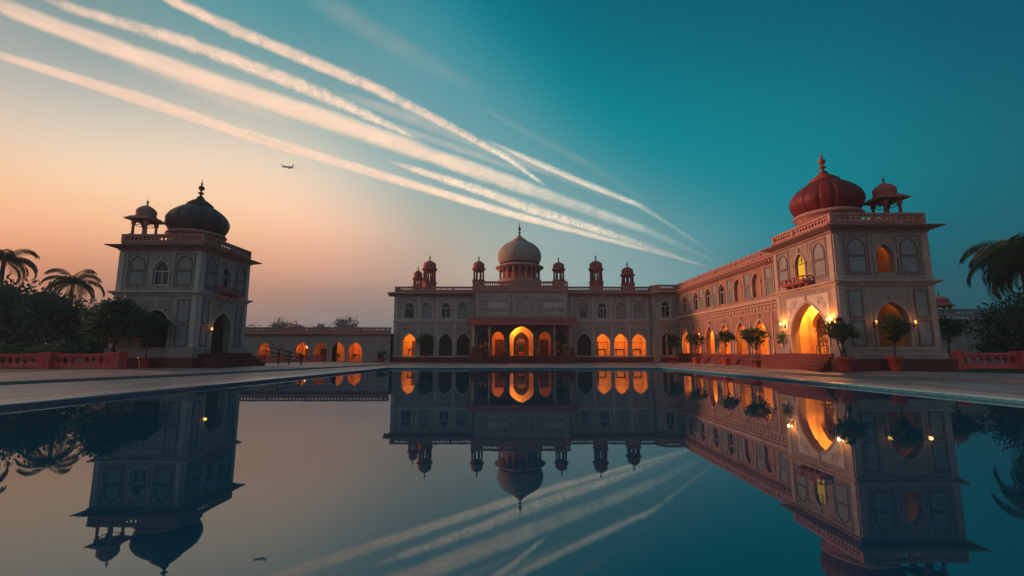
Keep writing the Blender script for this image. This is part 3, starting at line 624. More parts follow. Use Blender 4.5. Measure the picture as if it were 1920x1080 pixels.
# ------------------------------------------------------------------ left tower
LT = thing('gate_tower', 'square two-storey tower with dark onion dome standing alone at the pool side, unlit doorway', 'tower', (-22.1, 30.6, .4)); O = LT.location[:]
d_l = op(30.5, 1.02, 1.25, 3.95, rise=1.15, k=.28, depth=.5); w_l = op(30.52, .46, 5.56, 7.05, rise=.6, k=.3, depth=.3); w_lf = op(-21.98, .50, 5.46, 7.02, rise=.66, k=.35, depth=.3)
a_lf = op(-22.0, .84, 1.62, 3.92, rise=.95, k=.12, depth=.4)
FR = tower(LT, O, -24.7, 28.0, -19.5, 33.2, .42, dict(
    front=dict(low=[a_lf], up=[w_lf], niches=[(-23.47, .42), (-20.52, .42)], panels=[(-24.2, -23.44), (-20.72, -19.96)]),
    right=dict(low=[d_l], up=[w_l], niches=[(29.0, .40), (32.15, .40)], panels=[(28.42, 29.08), (31.92, 32.58)], doorgap=1)), (-21.75, 30.5), 1.88, M['domedark'], (-23.95, 28.75), M['finial'])
fr_, ff = FR['right'][0], FR['front'][0]
window_part(LT, ff, w_lf, O, t=.07); window_part(LT, fr_, w_l, O, t=.06, frame='trim')
for f, o, d in ((ff, a_lf, .4), (fr_, d_l, .5)):
    m = MB(); fill(m, f, o, -d+.01, .0); m.build('door', M['door'], LT, O)
m = MB()                                               # one leaf standing open in the side doorway
m.box(-20.55, -19.62, 29.60, 29.66, 1.26, 3.1); m.build('door_leaf', M['door'], LT, O)
# dark backs to the openings and the rooms above
balcony(LT, O, fr_, 29.5, 31.55, 5.30)
flight(LT, O, fr_, 28.2, 33.6, .40, 1.25, 4, tread=.34, d0=.1)

# ------------------------------------------------------------------ main palace block
PB = thing('palace', 'main palace block with grey central dome, red porch roof and lit arches facing the pool', 'palace', (1.05, 55, .1)); O = PB.location[:]
wall = MB()
YF = 51.0; F = front(YF)
def blind_dark(fr, o): d_ = MB(); fill(d_, fr, o, -o['depth']+.01); d_.build('closed_shutter', M['door'], PB, O)
lowL = [op(c, .74, .88, 3.32, rise=.95, k=.3, depth=.35) for c in (-11.5, -9.5, -7.42, -5.45)]
lowR = [op(c, .78, .88, 3.32, rise=.98, k=.3, depth=.35) for c in (8.05, 10.17, 12.17, 14.18)]
upL = [op(c, .58, 5.02, 6.86, rise=.68, k=.15, depth=.2) for c in (-11.58, -9.6, -7.45, -5.5)]
upR = [op(c, .58, 5.02, 6.86, rise=.68, k=.15, depth=.2) for c in (8.0, 10.15, 12.25, 14.25)]
for a, b, lo, up in ((-13.3, -4.1, lowL, upL), (6.15, 15.62, lowR, upR)):
    row(wall, F, a, b, -.2, 4.5, lo); row(wall, F, a, b, 4.5, 8.0, up)
    cs = [o['c'] for o in lo]; ms = [(p+q)/2 for p, q in zip(cs, cs[1:])]
    ed = [a+.24 if a < -5 else a+.6] + ms + [b-.35]
    for u in ed:                                  # slim half-columns between the bays
        pilaster(PB, O, F, u, .9, 4.42, rings=((.88, 1.05), (2.35, 2.5))); pilaster(PB, O, F, u, 4.92, 7.5, rings=((6.0, 6.1),))
    for o in lo: arch_trim(PB, O, F, o, .10, .06, (.04, .03, .16), .7, (.2, .9), (o['c']-o['w']-.17, o['c']+o['w']+.17, .9, 4.1, .04, .018))
    for o in up: arch_trim(PB, O, F, o, .09, .06, None, 0, (.14, .7), (o['c']-o['w']-.2, o['c']+o['w']+.2, 4.95, 7.22, .05, .022))
    run('string_course', PB, O, F, a, b, [(-.01, 4.42), (.05, 4.45), (.08, 4.55), (.2, 4.68), (.22, 4.78), (.06, 4.85), (.05, 4.92), (-.01, 4.92)])
    run('sill_course', PB, O, F, a, b, [(-.01, .72), (.12, .72), (.12, .84), (.04, .87), (-.01, .87)])
PLP = [(-.01, -.1), (.5, -.1), (.5, .68), (.42, .72), (-.01, .72)]; run('plinth', PB, O, F, -13.7, -4.1, PLP, 'maroon'); run('plinth', PB, O, F, 6.15, 16.1, PLP, 'maroon')
EP = [(-.01, 7.5), (.08, 7.52), (.1, 7.64), (.2, 7.68), (.6, 7.74), (.64, 7.82), (.12, 8.0), (-.01, 8.0)]
run('eave', PB, O, F, -13.95, -4.1, EP, 'eave'); run('eave', PB, O, F, 6.15, 15.7, EP, 'eave'); run('eave', PB, O, facing_left(-13.3), 50.6, 60, EP, 'eave')
def para(parent, org, *a, **k): p_ = MB(); parapet(p_, *a, **k); return p_.build('parapet', M['pink'], parent, org)
para(PB, O, F, -13.3, -4.1, 8.0, 8.64); para(PB, O, F, 6.15, 15.7, 8.0, 8.64); para(PB, O, facing_left(-13.3), 51.1, 60, 8.0, 8.64, step=.9)
# side, back and roof
for q in (((-13.3,51,-.2),(-13.3,60,-.2),(-13.3,60,8),(-13.3,51,8)), ((-13.3,60,-.2),(22,60,-.2),(22,60,8),(-13.3,60,8)), ((-13.3,51,8),(22,51,8),(22,60,8),(-13.3,60,8)), ((-4.1,51,8),(-4.1,51,4.7),(6.15,51,4.7),(6.15,51,8))): wall.quad(*q)
# porch block: projects in front, carved panel over a red canopy
YB = 49.5; G = front(YB); UB0, UB1 = -4.1, 6.15
pops = [op(-3.1, .62, .90, 3.5, rise=.85, k=.3, depth=.3), op(-1.52, .66, .90, 3.5, rise=.85, k=.15, depth=.3), op(1.04, 1.42, .90, 4.06, rise=1.5, k=.2, depth=.3), op(3.58, .66, .90, 3.5, rise=.85, k=.15, depth=.3), op(5.2, .62, .90, 3.5, rise=.85, k=.3, depth=.3)]
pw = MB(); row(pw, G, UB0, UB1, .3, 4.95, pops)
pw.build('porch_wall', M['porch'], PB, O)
row(wall, G, UB0, UB1, 4.95, 8.1, [])
for u in (UB0, UB1): wall.quad((u,YB,.2), (u,YF+.2,.2), (u,YF+.2,8.9), (u,YB,8.9))
wall.quad((UB0,YB,8.1), (UB1,YB,8.1), (UB1,YB+6,8.1), (UB0,YB+6,8.1))
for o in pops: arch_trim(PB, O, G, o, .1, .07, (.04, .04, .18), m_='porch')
for i in (0, 4): blind_dark(G, pops[i])
for i, pwr in ((1, 100), (3, 36)): room_part(PB, G, pops[i], O, 2.2, pwr, mg=.1, door=True, col=(1, .26, .03), doorw=.48, side=.1)
room_part(PB, G, pops[2], O, 2.6, 480, door=False, mg=.28, col=(1, .34, .045))
m = MB(); g2 = front(YB+.3+1.1); in1 = op(1.04, .86, .9, 3.5, rise=1.0, k=.3, depth=.25)
row(m, g2, 1.04-1.68, 1.04+1.68, .89, 4.34, [in1]); band(m, g2, in1, .12, .06); band(m, g2, in1, .06, .03, .26); m.build('inner_arch', M['room'], PB, O)
m = MB(); g3 = front(YB+.3+2.3); in2 = op(1.04, .62, .9, 2.9, rise=.6, k=.3, depth=.2)
row(m, g3, -.7, 2.8, .89, 4.3, [in2]); fill(m, g3, in2, -.19); m.build('inner_screen', M['wood'], PB, O)
m = MB(); fill(m, g3, in2, -.18); m.build('inner_door', M['roomdoor'], PB, O)
m = MB()
for k in range(7): g3.box(m, .46+.18*k, .50+.18*k, .9, 2.35, -.15, -.11)
for k in range(8): g3.box(m, .43, 1.65, 1.0+.19*k, 1.04+.19*k, -.105, -.08)
for k in range(3): frame_rect(m, g3, .0+.03*k, 2.08-.03*k, .9, 3.2+.25*k, .05, .05+.02*k, .0, foot=False)
m.build('door_lattice', M['wood'], PB, O); lamp((1.04, 51.1, 3.75), 60, (1, .34, .045))
# carved upper panel
c0 = 1.03
for (u0, u1) in ((UB0+.25, -.25), (.05, 2.0), (2.3, UB1-.25)):
    m = MB(); frame_rect(m, G, u0, u1, 5.2, 7.62, .09, .06); frame_rect(m, G, u0+.14, u1-.14, 5.34, 7.48, .05, .03); m.build('panel_frame', M['trim'], PB, O)
carve = MB()
for (u0, u1) in ((UB0+.45, -.45), (2.5, UB1-.45)):
    n = int((u1-u0)/.26)
    for k in range(n):
        c = u0+(u1-u0)*(k+.5)/n
        for r_ in range(3): G.box(carve, c-.08+.03*(r_ % 2), c+.08, 6.92+r_*.18, 7.04+r_*.18, -.01, .05+.01*((k+r_) % 3))
    frame_rect(carve, G, u0+.05, u0+.85, 5.62, 6.6, .06, .05); G.box(carve, u0+1.0, u1-.05, 6.05, 6.68, -.01, .04); G.box(carve, u0+1.0, u1-.05, 5.45, 5.62, -.01, .03)
    for k in range(5):
        c = u0+.45; a_ = k*2*math.pi/5; G.box(carve, c+.2*math.cos(a_)-.06, c+.2*math.cos(a_)+.06, 6.1+.2*math.sin(a_)-.06, 6.1+.2*math.sin(a_)+.06, -.01, .06)
o = op(c0, .62, 5.5, 7.1, rise=.7, k=.5, depth=0); band(carve, G, o, .12, .09); band(carve, G, o, .05, .05, .2)
# rosette medallion in the middle of the panel
for k in range(12):
    a_ = k*math.pi/6; G.box(carve, c0+.33*math.cos(a_)-.06, c0+.33*math.cos(a_)+.06, 6.2+.36*math.sin(a_)-.07, 6.2+.36*math.sin(a_)+.07, -.01, .07)
for k in range(6):
    a_ = k*math.pi/3; G.box(carve, c0+.15*math.cos(a_)-.055, c0+.15*math.cos(a_)+.055, 6.2+.15*math.sin(a_)-.055, 6.2+.15*math.sin(a_)+.055, -.01, .09)
for s in (-1, 1):
    for k in range(5): G.box(carve, c0+s*(.72+.04*k)-.05, c0+s*(.72+.04*k)+.05, 6.75+.13*k-.05, 6.75+.13*k+.05, -.01, .05)
carve.build('carved_panel', M['trim'], PB, O)
cr = MB(); G.prism(cr, UB0-.06, UB1+.06, [(-.01, 7.72), (.08, 7.74), (.1, 7.84), (.18, 7.88), (.2, 7.98), (.1, 8.02), (.1, 8.2), (-.01, 8.2)])
for s, u in ((1, UB0), (-1, UB1)):
    cr.box(min(u, u-s*.08), max(u, u-s*.08), YB-.05, YF+.1, 7.9, 8.15)
for k in range(40): u = UB0+(UB1-UB0)*(k+.5)/40; G.box(cr, u-.06, u+.06, 8.04, 8.17, .09, .15)
cr.build('porch_cornice', M['pink'], PB, O)
para(PB, O, G, UB0-.02, UB1+.02, 8.2, 9.02, step=.5)
# red sloping canopy on slender posts
m = MB(); ce = [(-.0, 4.98), (2.0, 4.28), (2.02, 4.20), (1.9, 4.18), (0, 4.84)]
G.prism(m, -4.75, 7.0, ce)
for k in range(28): u = -4.65+11.55*k/27; G.prism(m, u-.03, u+.03, [(.02, 5.0), (1.98, 4.315), (1.98, 4.27), (.02, 4.95)])
G.prism(m, -4.75, 7.0, [(1.98, 4.20), (2.03, 4.20), (2.03, 4.08), (1.98, 4.08)])
m.build('canopy', M['roofred'], PB, O)
for u in (-4.0, -2.35, 4.45, 6.1):
    x, y = u, YB-1.72; m = MB()
    m.box(x-.14, x+.14, y-.14, y+.14, .88, 1.02); m.lathe(x, y, [(.10, 1.02), (.13, 1.12), (.075, 1.25), (.085, 1.8), (.12, 2.05), (.075, 2.25), (.07, 3.0), (.11, 3.2), (.08, 3.3), (.12, 3.5), (.15, 3.62)], 12)
    m.box(x-.13, x+.13, y-.13, y+.13, 3.62, 3.72); m.box(x-.06, x+.06, y-.06, y+.06, 3.72, 4.25); m.build('porch_column', M['pink'], PB, O)
m = MB(); m.box(UB0-.3, UB1+.3, YB-1.98, YB+.02, -.1, .885); m.build('porch_floor', M['maroon'], PB, O)
flight(PB, O, front(YB-1.98), -2.9, 5.0, .10, .87, 5, tread=.3, name='steps')
for u0, u1 in ((-4.42, -2.95), (5.05, 6.5)): m = MB(); front(YB-1.99).box(m, u0, u1, -.1, 1.02, 0, .62); front(YB-1.99).box(m, u0-.05, u1+.05, 1.02, 1.1, -.05, .67); m.build('step_cheek', M['maroon'], PB, O)
# windows, dark panels and lit rooms
for i in (1, 2, 3): blind_dark(F, lowL[i])
blind_dark(F, lowR[0])
room_part(PB, F, lowL[0], O, 2.2, 190, transom=True, door=True, side=.4, doorw=.5)
for i, s in ((1, -.6), (2, 9), (3, 9)): room_part(PB, F, lowR[i], O, 2.2, 210, mg=.18, transom=True, door=(s < 5), side=s, doorw=.4)
window_part(PB, F, upL[2], O, t=.08); window_part(PB, F, upR[1], O, t=.08, mull=2)
window_part(PB, F, upL[0], O, frame='trim', t=.08, mull=0)
window_part(PB, F, dict(upR[0], w=.34, zt=6.2, rise=.3, zs=5.9), O, frame='trim', t=.06)
for o in (upL[1], upL[3], upR[0], upR[2], upR[3]):
    m = MB(); fill(m, F, o, -.19); F.box(m, o['c']-o['w'], o['c']+o['w'], o['zs']-.05, o['zs']+.02, -.195, -.12); m.build('blind_panel', M['panel'], PB, O)
# corner bay beside the wing
B0 = 49.6; H_ = front(B0)
bl = op(16.85, .62, .95, 3.4, rise=.85, k=.3, depth=.35); bu = op(16.85, .48, 5.05, 6.9, rise=.6, k=.2, depth=.22)
row(wall, H_, 16.15, 18.2, -.2, 4.5, [bl]); row(wall, H_, 16.15, 18.2, 4.5, 8.0, [bu])
for (p, q) in (((15.6, 51.0), (15.6, 50.2)), ((15.6, 50.2), (16.15, 49.6))): wall.quad((*p, -.2), (*q, -.2), (*q, 8.0), (*p, 8.0))
wall.quad((15.6,51,8.001), (15.6,50.2,8.001), (16.15,49.6,8.001), (18.4,49.6,8.001)); wall.quad((15.6,51,8.001), (18.4,49.6,8.001), (18.4,51,8.001))
arch_trim(PB, O, H_, bl, .1, .06, None, .7); arch_trim(PB, O, H_, bu, .09, .06, None, 0, None, (16.2, 17.5, 4.98, 7.2, .05, .02))
run('string_course', PB, O, H_, 16.1, 18.15, [(-.01, 4.42), (.05, 4.45), (.2, 4.68), (.22, 4.78), (.05, 4.92), (-.01, 4.92)])
blind_dark(H_, bl); m = MB(); H_.box(m, 16.85-.07, 16.85+.07, .96, 3.2, -.3, -.12); m.build('mullion', M['trim'], PB, O)
window_part(PB, H_, bu, O, t=.07)
e2 = MB(); pts = [(15.6, 51.1), (15.6, 50.2), (16.15, 49.6), (18.2, 49.6)]; outp = [(15.0, 51.1), (15.0, 49.95), (15.9, 48.98), (17.7, 48.98)]
for i in range(3):
    for (za, zb_, s0, s1) in ((7.5, 7.74, 0, 1), (7.74, 7.82, 1, 1), (7.82, 8.02, 1, .1)):
        lp = lambda P, Q, t: (P[0]+(Q[0]-P[0])*t, P[1]+(Q[1]-P[1])*t)
        e2.quad((*lp(pts[i], outp[i], s0), za), (*lp(pts[i+1], outp[i+1], s0), za), (*lp(pts[i+1], outp[i+1], s1), zb_), (*lp(pts[i], outp[i], s1), zb_))
e2.build('bay_eave', M['pink'], PB, O)
def seg_frame(p, q):
    L = math.hypot(q[0]-p[0], q[1]-p[1]); u = ((q[0]-p[0])/L, (q[1]-p[1])/L); return Frame(p, u, (u[1], -u[0])), L
class SF(Frame): pass
par = MB()
for p, q in (((15.6, 51.0), (15.6, 50.2)), ((15.6, 50.2), (16.15, 49.6)), ((16.15, 49.6), (18.2, 49.6))):
    f_, L = seg_frame(p, q)
    if abs(f_.u[0]) < .01 or abs(f_.u[1]) < .01: parapet(par, f_, 0, L, 8.0, 8.66)
    else: par.quad(f_(0,8.0), f_(L,8.0), f_(L,8.66), f_(0,8.66)); par.quad(f_(0,8.66), f_(L,8.66), f_(L,8.66,-.16), f_(0,8.66,-.16)); par.quad(f_(0,8.0,-.16), f_(L,8.0,-.16), f_(L,8.66,-.16), f_(0,8.66,-.16))
plb = MB(); H_.prism(plb, 16.0, 17.2, [(-.01, -.1), (.42, -.1), (.42, .68), (.38, .72), (-.01, .72)]); plb.build('bay_plinth', M['maroon'], PB, O)
wall.build('wall', M['stone'], PB, O); par.build('bay_parapet', M['pink'], PB, O)
# central dome on an arcaded drum
dx, dy, dR = .93, 55.0, 2.68
m = MB(); pr = []
for i in range(25):
    t = i/24; a_ = R(-27) + t*R(102); pr.append((dR*math.cos(a_), 12.92+dR*.76*math.sin(a_)))
m.lathe(dx, dy, pr, 64); dm = m.build('dome', M['domegrey'], PB, O)
m = MB(); m.lathe(dx, dy, [(2.0, 8.1), (2.0, 11.5)], 40); o = m.build('drum', M['red'], dm); shift(o, O)
m = MB(); m.lathe(dx, dy, [(2.62, 8.1), (2.62, 9.4), (2.66, 9.5), (2.66, 9.92), (2.5, 9.94)], 40); o = m.build('drum_base', M['pink'], dm); shift(o, O)
m = MB(); m.lathe(dx, dy, [(1.9, 11.25), (2.5, 11.26), (2.52, 11.38), (2.95, 11.44), (2.97, 11.54), (2.6, 11.66), (2.56, 11.78), (2.44, 11.84)], 56); o = m.build('drum_cornice', M['pink'], dm); shift(o, O)
for k in range(20):
    a_ = 2*math.pi*k/20; x, y = dx+2.42*math.cos(a_), dy+2.42*math.sin(a_); m = MB()
    m.lathe(x, y, [(.15, 9.93), (.15, 10.06), (.085, 10.12), (.08, 10.9), (.15, 11.1), (.19, 11.26)], 8); o = m.build('drum_column', M['pink'], dm); shift(o, O)
m = MB(); m.lathe(dx, dy, [(.98, 14.78-.02), (1.0, 14.9), (.80, 14.94), (.82, 15.06), (.58, 15.14), (.58, 15.22), (.40, 15.34), (.24, 15.5), (.16, 15.62)], 32); o = m.build('dome_collar', M['pink'], dm); shift(o, O)
o = finial_mb(dx, dy, 15.5, .72, 1.45).build('finial', M['finial'], dm); shift(o, O)
for (x, y, zt_, zd_, ze_, zc_, hw, rd_) in ((-11.25, 53.6, 11.6, 10.95, 10.0, 9.05, .5, .52), (-9.66, 52.4, 12.7, 11.9, 10.92, 9.3, .68, .74), (-3.89, 52.3, 12.62, 11.85, 10.92, 9.5, .60, .66),
    (5.46, 52.3, 12.48, 11.72, 10.85, 9.5, .60, .66), (9.85, 52.4, 12.7, 11.9, 10.92, 9.35, .68, .74), (13.52, 52.4, 11.95, 11.15, 10.22, 9.15, .64, .68)):
    kiosk(PB, O, x, y, 8.0, zc_, ze_, zd_, zt_, hw, rd_, False, 'red', nc=8)

# ------------------------------------------------------------------ long wing
WG = thing('palace_wing', 'long two-storey side wing in warm evening light, row of lit pointed arches along the pool', 'palace wing', (20, 39, .2)); O = WG.location[:]
W_ = facing_left(18.2); WA, WB = 28.9, 49.6
wall = MB(); tr = MB(); pn = MB(); par = MB()
lo = [op(c, .93, 1.16, 3.66, rise=1.3, k=.35, depth=.4) for c in (33.25, 36.05, 38.9, 41.8, 44.75, 47.65)]
up = [op(c, .56, 5.36, 7.16, rise=.68, k=.3, depth=.3) for c in (33.4, 36.2, 39.0, 41.75, 44.55, 47.5)]
row(wall, W_, WA, WB, -.1, 4.6, lo); row(wall, W_, WA, WB, 4.6, 8.0, up)
for a_, b_ in (((18.2, WA), (26, WA)), ((26, WA), (26, 51)),): wall.quad((*a_, -.1), (*b_, -.1), (*b_, 8), (*a_, 8))
wall.quad((18.2, WA, 8), (26, WA, 8), (26, 51.5, 8), (18.2, 51.5, 8))
for o in lo: arch_trim(WG, O, W_, o, .13, .08, (.05, .04, .19), 1.0, (.24, .9), m_='wingtrim')
ms = [31.7] + [(a['c']+b['c'])/2 for a, b in zip(lo, lo[1:])] + [49.1]
for u in ms:
    pilaster(WG, O, W_, u, 1.2, 4.2, .06, .05, ((1.2, 1.4),), 'wingtrim'); pilaster(WG, O, W_, u-.58, 5.3, 7.4, .04, m_='wingtrim'); pilaster(WG, O, W_, u+.58, 5.3, 7.4, .04, m_='wingtrim')
    wall_panel(WG, O, W_, u-.46, u+.46, 6.42, 7.3, .06, .04)
    m = MB(); frame_rect(m, W_, u-.46, u+.46, 5.34, 6.34, .06, .05)
    for k in range(4): W_.box(m, u-.38+.2*k, u-.26+.2*k, 5.42, 6.26, -.01, .035)
    m.build('shutter', M['panel'], WG, O)
for o in up: arch_trim(WG, O, W_, o, .08, .06, None, 0, (.1, .7), m_='wingtrim')
tr = MB()
W_.prism(tr, WA, WB, [(-.01, 4.62), (.10, 4.66), (.14, 4.76), (.30, 4.86), (.32, 5.0), (.22, 5.08), (.06, 5.12), (-.01, 5.12)]); tr.build('string_course', M['wingtrim'], WG, O); tr = MB()
W_.prism(tr, WA, WB, [(-.01, 4.12), (.05, 4.14), (.05, 4.2), (-.01, 4.2)])
n = 44
for k in range(n):                                       # frieze of carved buds under the string course
    u = WA+.1+(WB-WA-.2)*(k+.5)/n; W_.box(tr, u-.10, u+.10, 4.28, 4.36, -.01, .05); W_.box(tr, u-.15, u+.15, 4.42, 4.56, -.01, .07)
ev = MB(); W_.prism(ev, WA, WB, [(-.01, 7.5), (.07, 7.52), (.1, 7.6), (.18, 7.66), (.42, 7.8), (.46, 7.9), (.1, 8.02), (-.01, 8.02)])
for k in range(52): u = WA+(WB-WA)*(k+.5)/52; W_.box(ev, u-.07, u+.07, 7.56, 7.74, .05, .30)
ev.build('eave', M['pink'], WG, O)
parapet(par, W_, WA, WB+1.2, 8.02, 8.62, step=.62)
for k in range(26): u = WA+(WB-WA)*(k+.5)/26; W_.box(par, u-.14, u+.14, 8.615, 8.71, -.15, .0); 
par.build('parapet', M['pink'], WG, O)
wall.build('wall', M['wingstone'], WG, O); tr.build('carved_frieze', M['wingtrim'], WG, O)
for i, o in enumerate(lo): room_part(WG, W_, o, O, 2.2, 380 if i != 1 else 240, door=True, side=-.75, doorw=.55)
for i, o in enumerate(up):
    if i < 2: m = MB(); fill(m, W_, o, -.2); m.build('blind_panel', M['wingstone'], WG, O)
    else: window_part(WG, W_, o, O, frame='trim', t=.07, mull=1)
for i in (0, 1, 3):
    o = lo[i]; m = MB(); W_.box(m, o['c']-1.15, o['c']-.05, 1.165, 3.05, -1.16, -1.10)
    for u in (o['c']-.6,): 
        for z0, z1 in ((1.35, 2.05), (2.15, 2.9)): frame_rect(m, W_, u-.45, u+.45, z0, z1, .06, -1.07, -1.11)
    m.build('screen_door', M['wood'], WG, O)
flight(WG, O, W_, 29.2, 49.2, .25, 1.14, 5, tread=.16, d0=.2)

# ------------------------------------------------------------------ low gallery and boundary walls
GA = thing('arcade_wall', 'low single-storey gallery wall with small lit arches between the tower and the palace', 'gallery', (-32, 50.5, .1)); O = GA.location[:]
g = front(50.0); wall = MB(); tr = MB(); par = MB()
go = [op(c, w_, .14, 2.32, rise=w_*1.2, k=.15, depth=.35) for c, w_ in ((-27.1, .66), (-25.05, .74), (-23.0, .76), (-20.97, .76), (-19.05, .76), (-17.15, .76))]
row(wall, g, -60, -13.3, -.2, 3.3, go); wall.quad((-60,50,3.3), (-13.3,50,3.3), (-13.3,54,3.3), (-60,54,3.3)); wall.quad((-60,54,-.2), (-13.3,54,-.2), (-13.3,54,3.3), (-60,54,3.3))
for o in go: arch_trim(GA, O, g, o, .08, .05)
g.prism(tr, -60, -13.32, [(-.01, 2.62), (.05, 2.64), (.05, 2.72), (-.01, 2.72)])
ev = MB(); g.prism(ev, -60, -13.32, [(-.01, 3.0), (.08, 3.02), (.1, 3.1), (.38, 3.2), (.4, 3.28), (.08, 3.4), (-.01, 3.4)]); ev.build('eave', M['pink'], GA, O)
parapet(par, g, -60, -13.32, 3.38, 3.98, step=.7); par.build('parapet', M['pink'], GA, O)
wall.build('wall', M['stone'], GA, O); tr.build('string_course', M['trim'], GA, O)
for o, pwr, dr_ in ((go[0], 40, .6), (go[2], 70, -.2), (go[3], 34, -.6), (go[4], 75, 9), (go[5], 75, 9)): room_part(GA, g, o, O, 2.0, pwr, mg=.2, door=dr_ < 5, side=dr_, doorw=.42, col=(1, .26, .03))
m = MB(); fill(m, g, go[1], -.06); m.build('blind_panel', M['stone'], GA, O)
BW = thing('boundary_wall', 'plain grey boundary wall with pierced coping behind the right hand tower', 'wall', (36, 36, .3)); O = BW.location[:]
g = front(36.0); wall = MB(); par = MB(); wall.box(26.05, 60, 36.0, 36.5, -.2, 4.0); wall.build('wall', M['stone'], BW, O)
m = MB(); g.prism(m, 26.05, 60, [(-.01, 3.7), (.1, 3.74), (.3, 3.86), (.32, 3.94), (.05, 4.06), (-.01, 4.06)]); m.build('eave', M['trim'], BW, O)
for u in (31, 35, 39, 43): g.box(wall, u, u+.4, 0, 3.7, 0, .12)
parapet(par, g, 26.05, 60, 4.05, 4.72, step=.7); par.build('parapet', M['panel'], BW, O)
def pavilion(label, x, y, zb, zc, ze, zd, zt, half, rd):
    t = thing('garden_pavilion', label, 'pavilion', (x, y, zb)); k = kiosk(t, (x, y, zb), x, y, zb, zc, ze, zd, zt, half, rd, False, 'red', nc=8); k.name = 'pavilion_body'; return t
pavilion('small red domed pavilion behind the boundary wall beyond the right hand tower', 36.0, 38.0, 0, 4.6, 5.2, 5.95, 6.5, .68, .66)
pavilion('red domed pavilion half hidden by foliage beside the left hand tower', -46.2, 53.0, 0, 3.8, 4.4, 5.1, 5.8, 1.3, 1.2)
pavilion('distant maroon domed pavilion among hazy trees above the gallery', -47.5, 100, 0, 4.5, 5.6, 7.2, 8.2, 2.2, 2.1)

# ------------------------------------------------------------------ foliage
def leaves_obj(name, pts, size, m, parent, aspect=.5, out=None, jitter=.35, seed=0):
    r = np.random.default_rng(seed); N = len(pts); pts = np.asarray(pts, float)
    a = r.normal(size=(N, 3)); a /= np.linalg.norm(a, axis=1)[:, None]
    if out is not None: a = a*.6 + out; a /= np.linalg.norm(a, axis=1)[:, None]
    b = np.cross(a, r.normal(size=(N, 3))); b /= np.linalg.norm(b, axis=1)[:, None]
    s = size*(1 + jitter*r.uniform(-1, 1, N))[:, None]
    v = np.stack([pts - a*s*.5, pts + b*s*aspect*.5, pts + a*s*.6, pts - b*s*aspect*.5], 1).reshape(-1, 3)
    me = bpy.data.meshes.new(name); me.vertices.add(4*N); me.vertices.foreach_set('co', v.ravel())
    me.loops.add(4*N); me.loops.foreach_set('vertex_index', np.arange(4*N, dtype=np.int32)); me.polygons.add(N)
    me.polygons.foreach_set('loop_start', np.arange(0, 4*N, 4, dtype=np.int32)); me.update(calc_edges=True); me.validate()
    me.materials.append(m); o = bpy.data.objects.new(name, me); COL.objects.link(o); o.parent = parent; return o
def crown_points(blobs, per, seed, clump=.28, inner=.25):
    """blobs: (centre, radii). leaf clumps spread over and through each blob, leaving gaps"""
    r = np.random.default_rng(seed); P = []; D = []
    for (c, rad), n in zip(blobs, per):
        c = np.array(c); rad = np.array(rad); k = max(6, n//38)
        d = r.normal(size=(k, 3)); d /= np.linalg.norm(d, axis=1)[:, None]
        cc = c + d*rad*(r.uniform(inner, 1.0, k)**.6)[:, None]
        for q, dd in zip(cc, d):
            m_ = 38; P.append(q + r.normal(size=(m_, 3))*clump*rad.mean()*r.uniform(.5, 1.1)*np.array([1, 1, .75])); D.append(np.repeat(dd[None], m_, 0))
    return np.concatenate(P), np.concatenate(D)
def limbs(mb, base, top, ends, r0, r1, seed, n=6):
    r = np.random.default_rng(seed); base, top = np.array(base, float), np.array(top, float)
    pts = [base + (top-base)*t + np.array([*(r.normal(size=2)*r0*.5), 0])*(t > 0) for t in np.linspace(0, 1, n)]
    mb.tube(pts, list(np.linspace(r0, r1, n)), 10)
    for e in ends:
        e = np.array(e, float); s = pts[-2 if r.uniform() < .6 else -1]; mid = (s+e)/2 + r.normal(size=3)*.08*np.linalg.norm(e-s)
        mb.tube([s, mid, e], [r1*.75, r1*.5, r1*.2], 7)

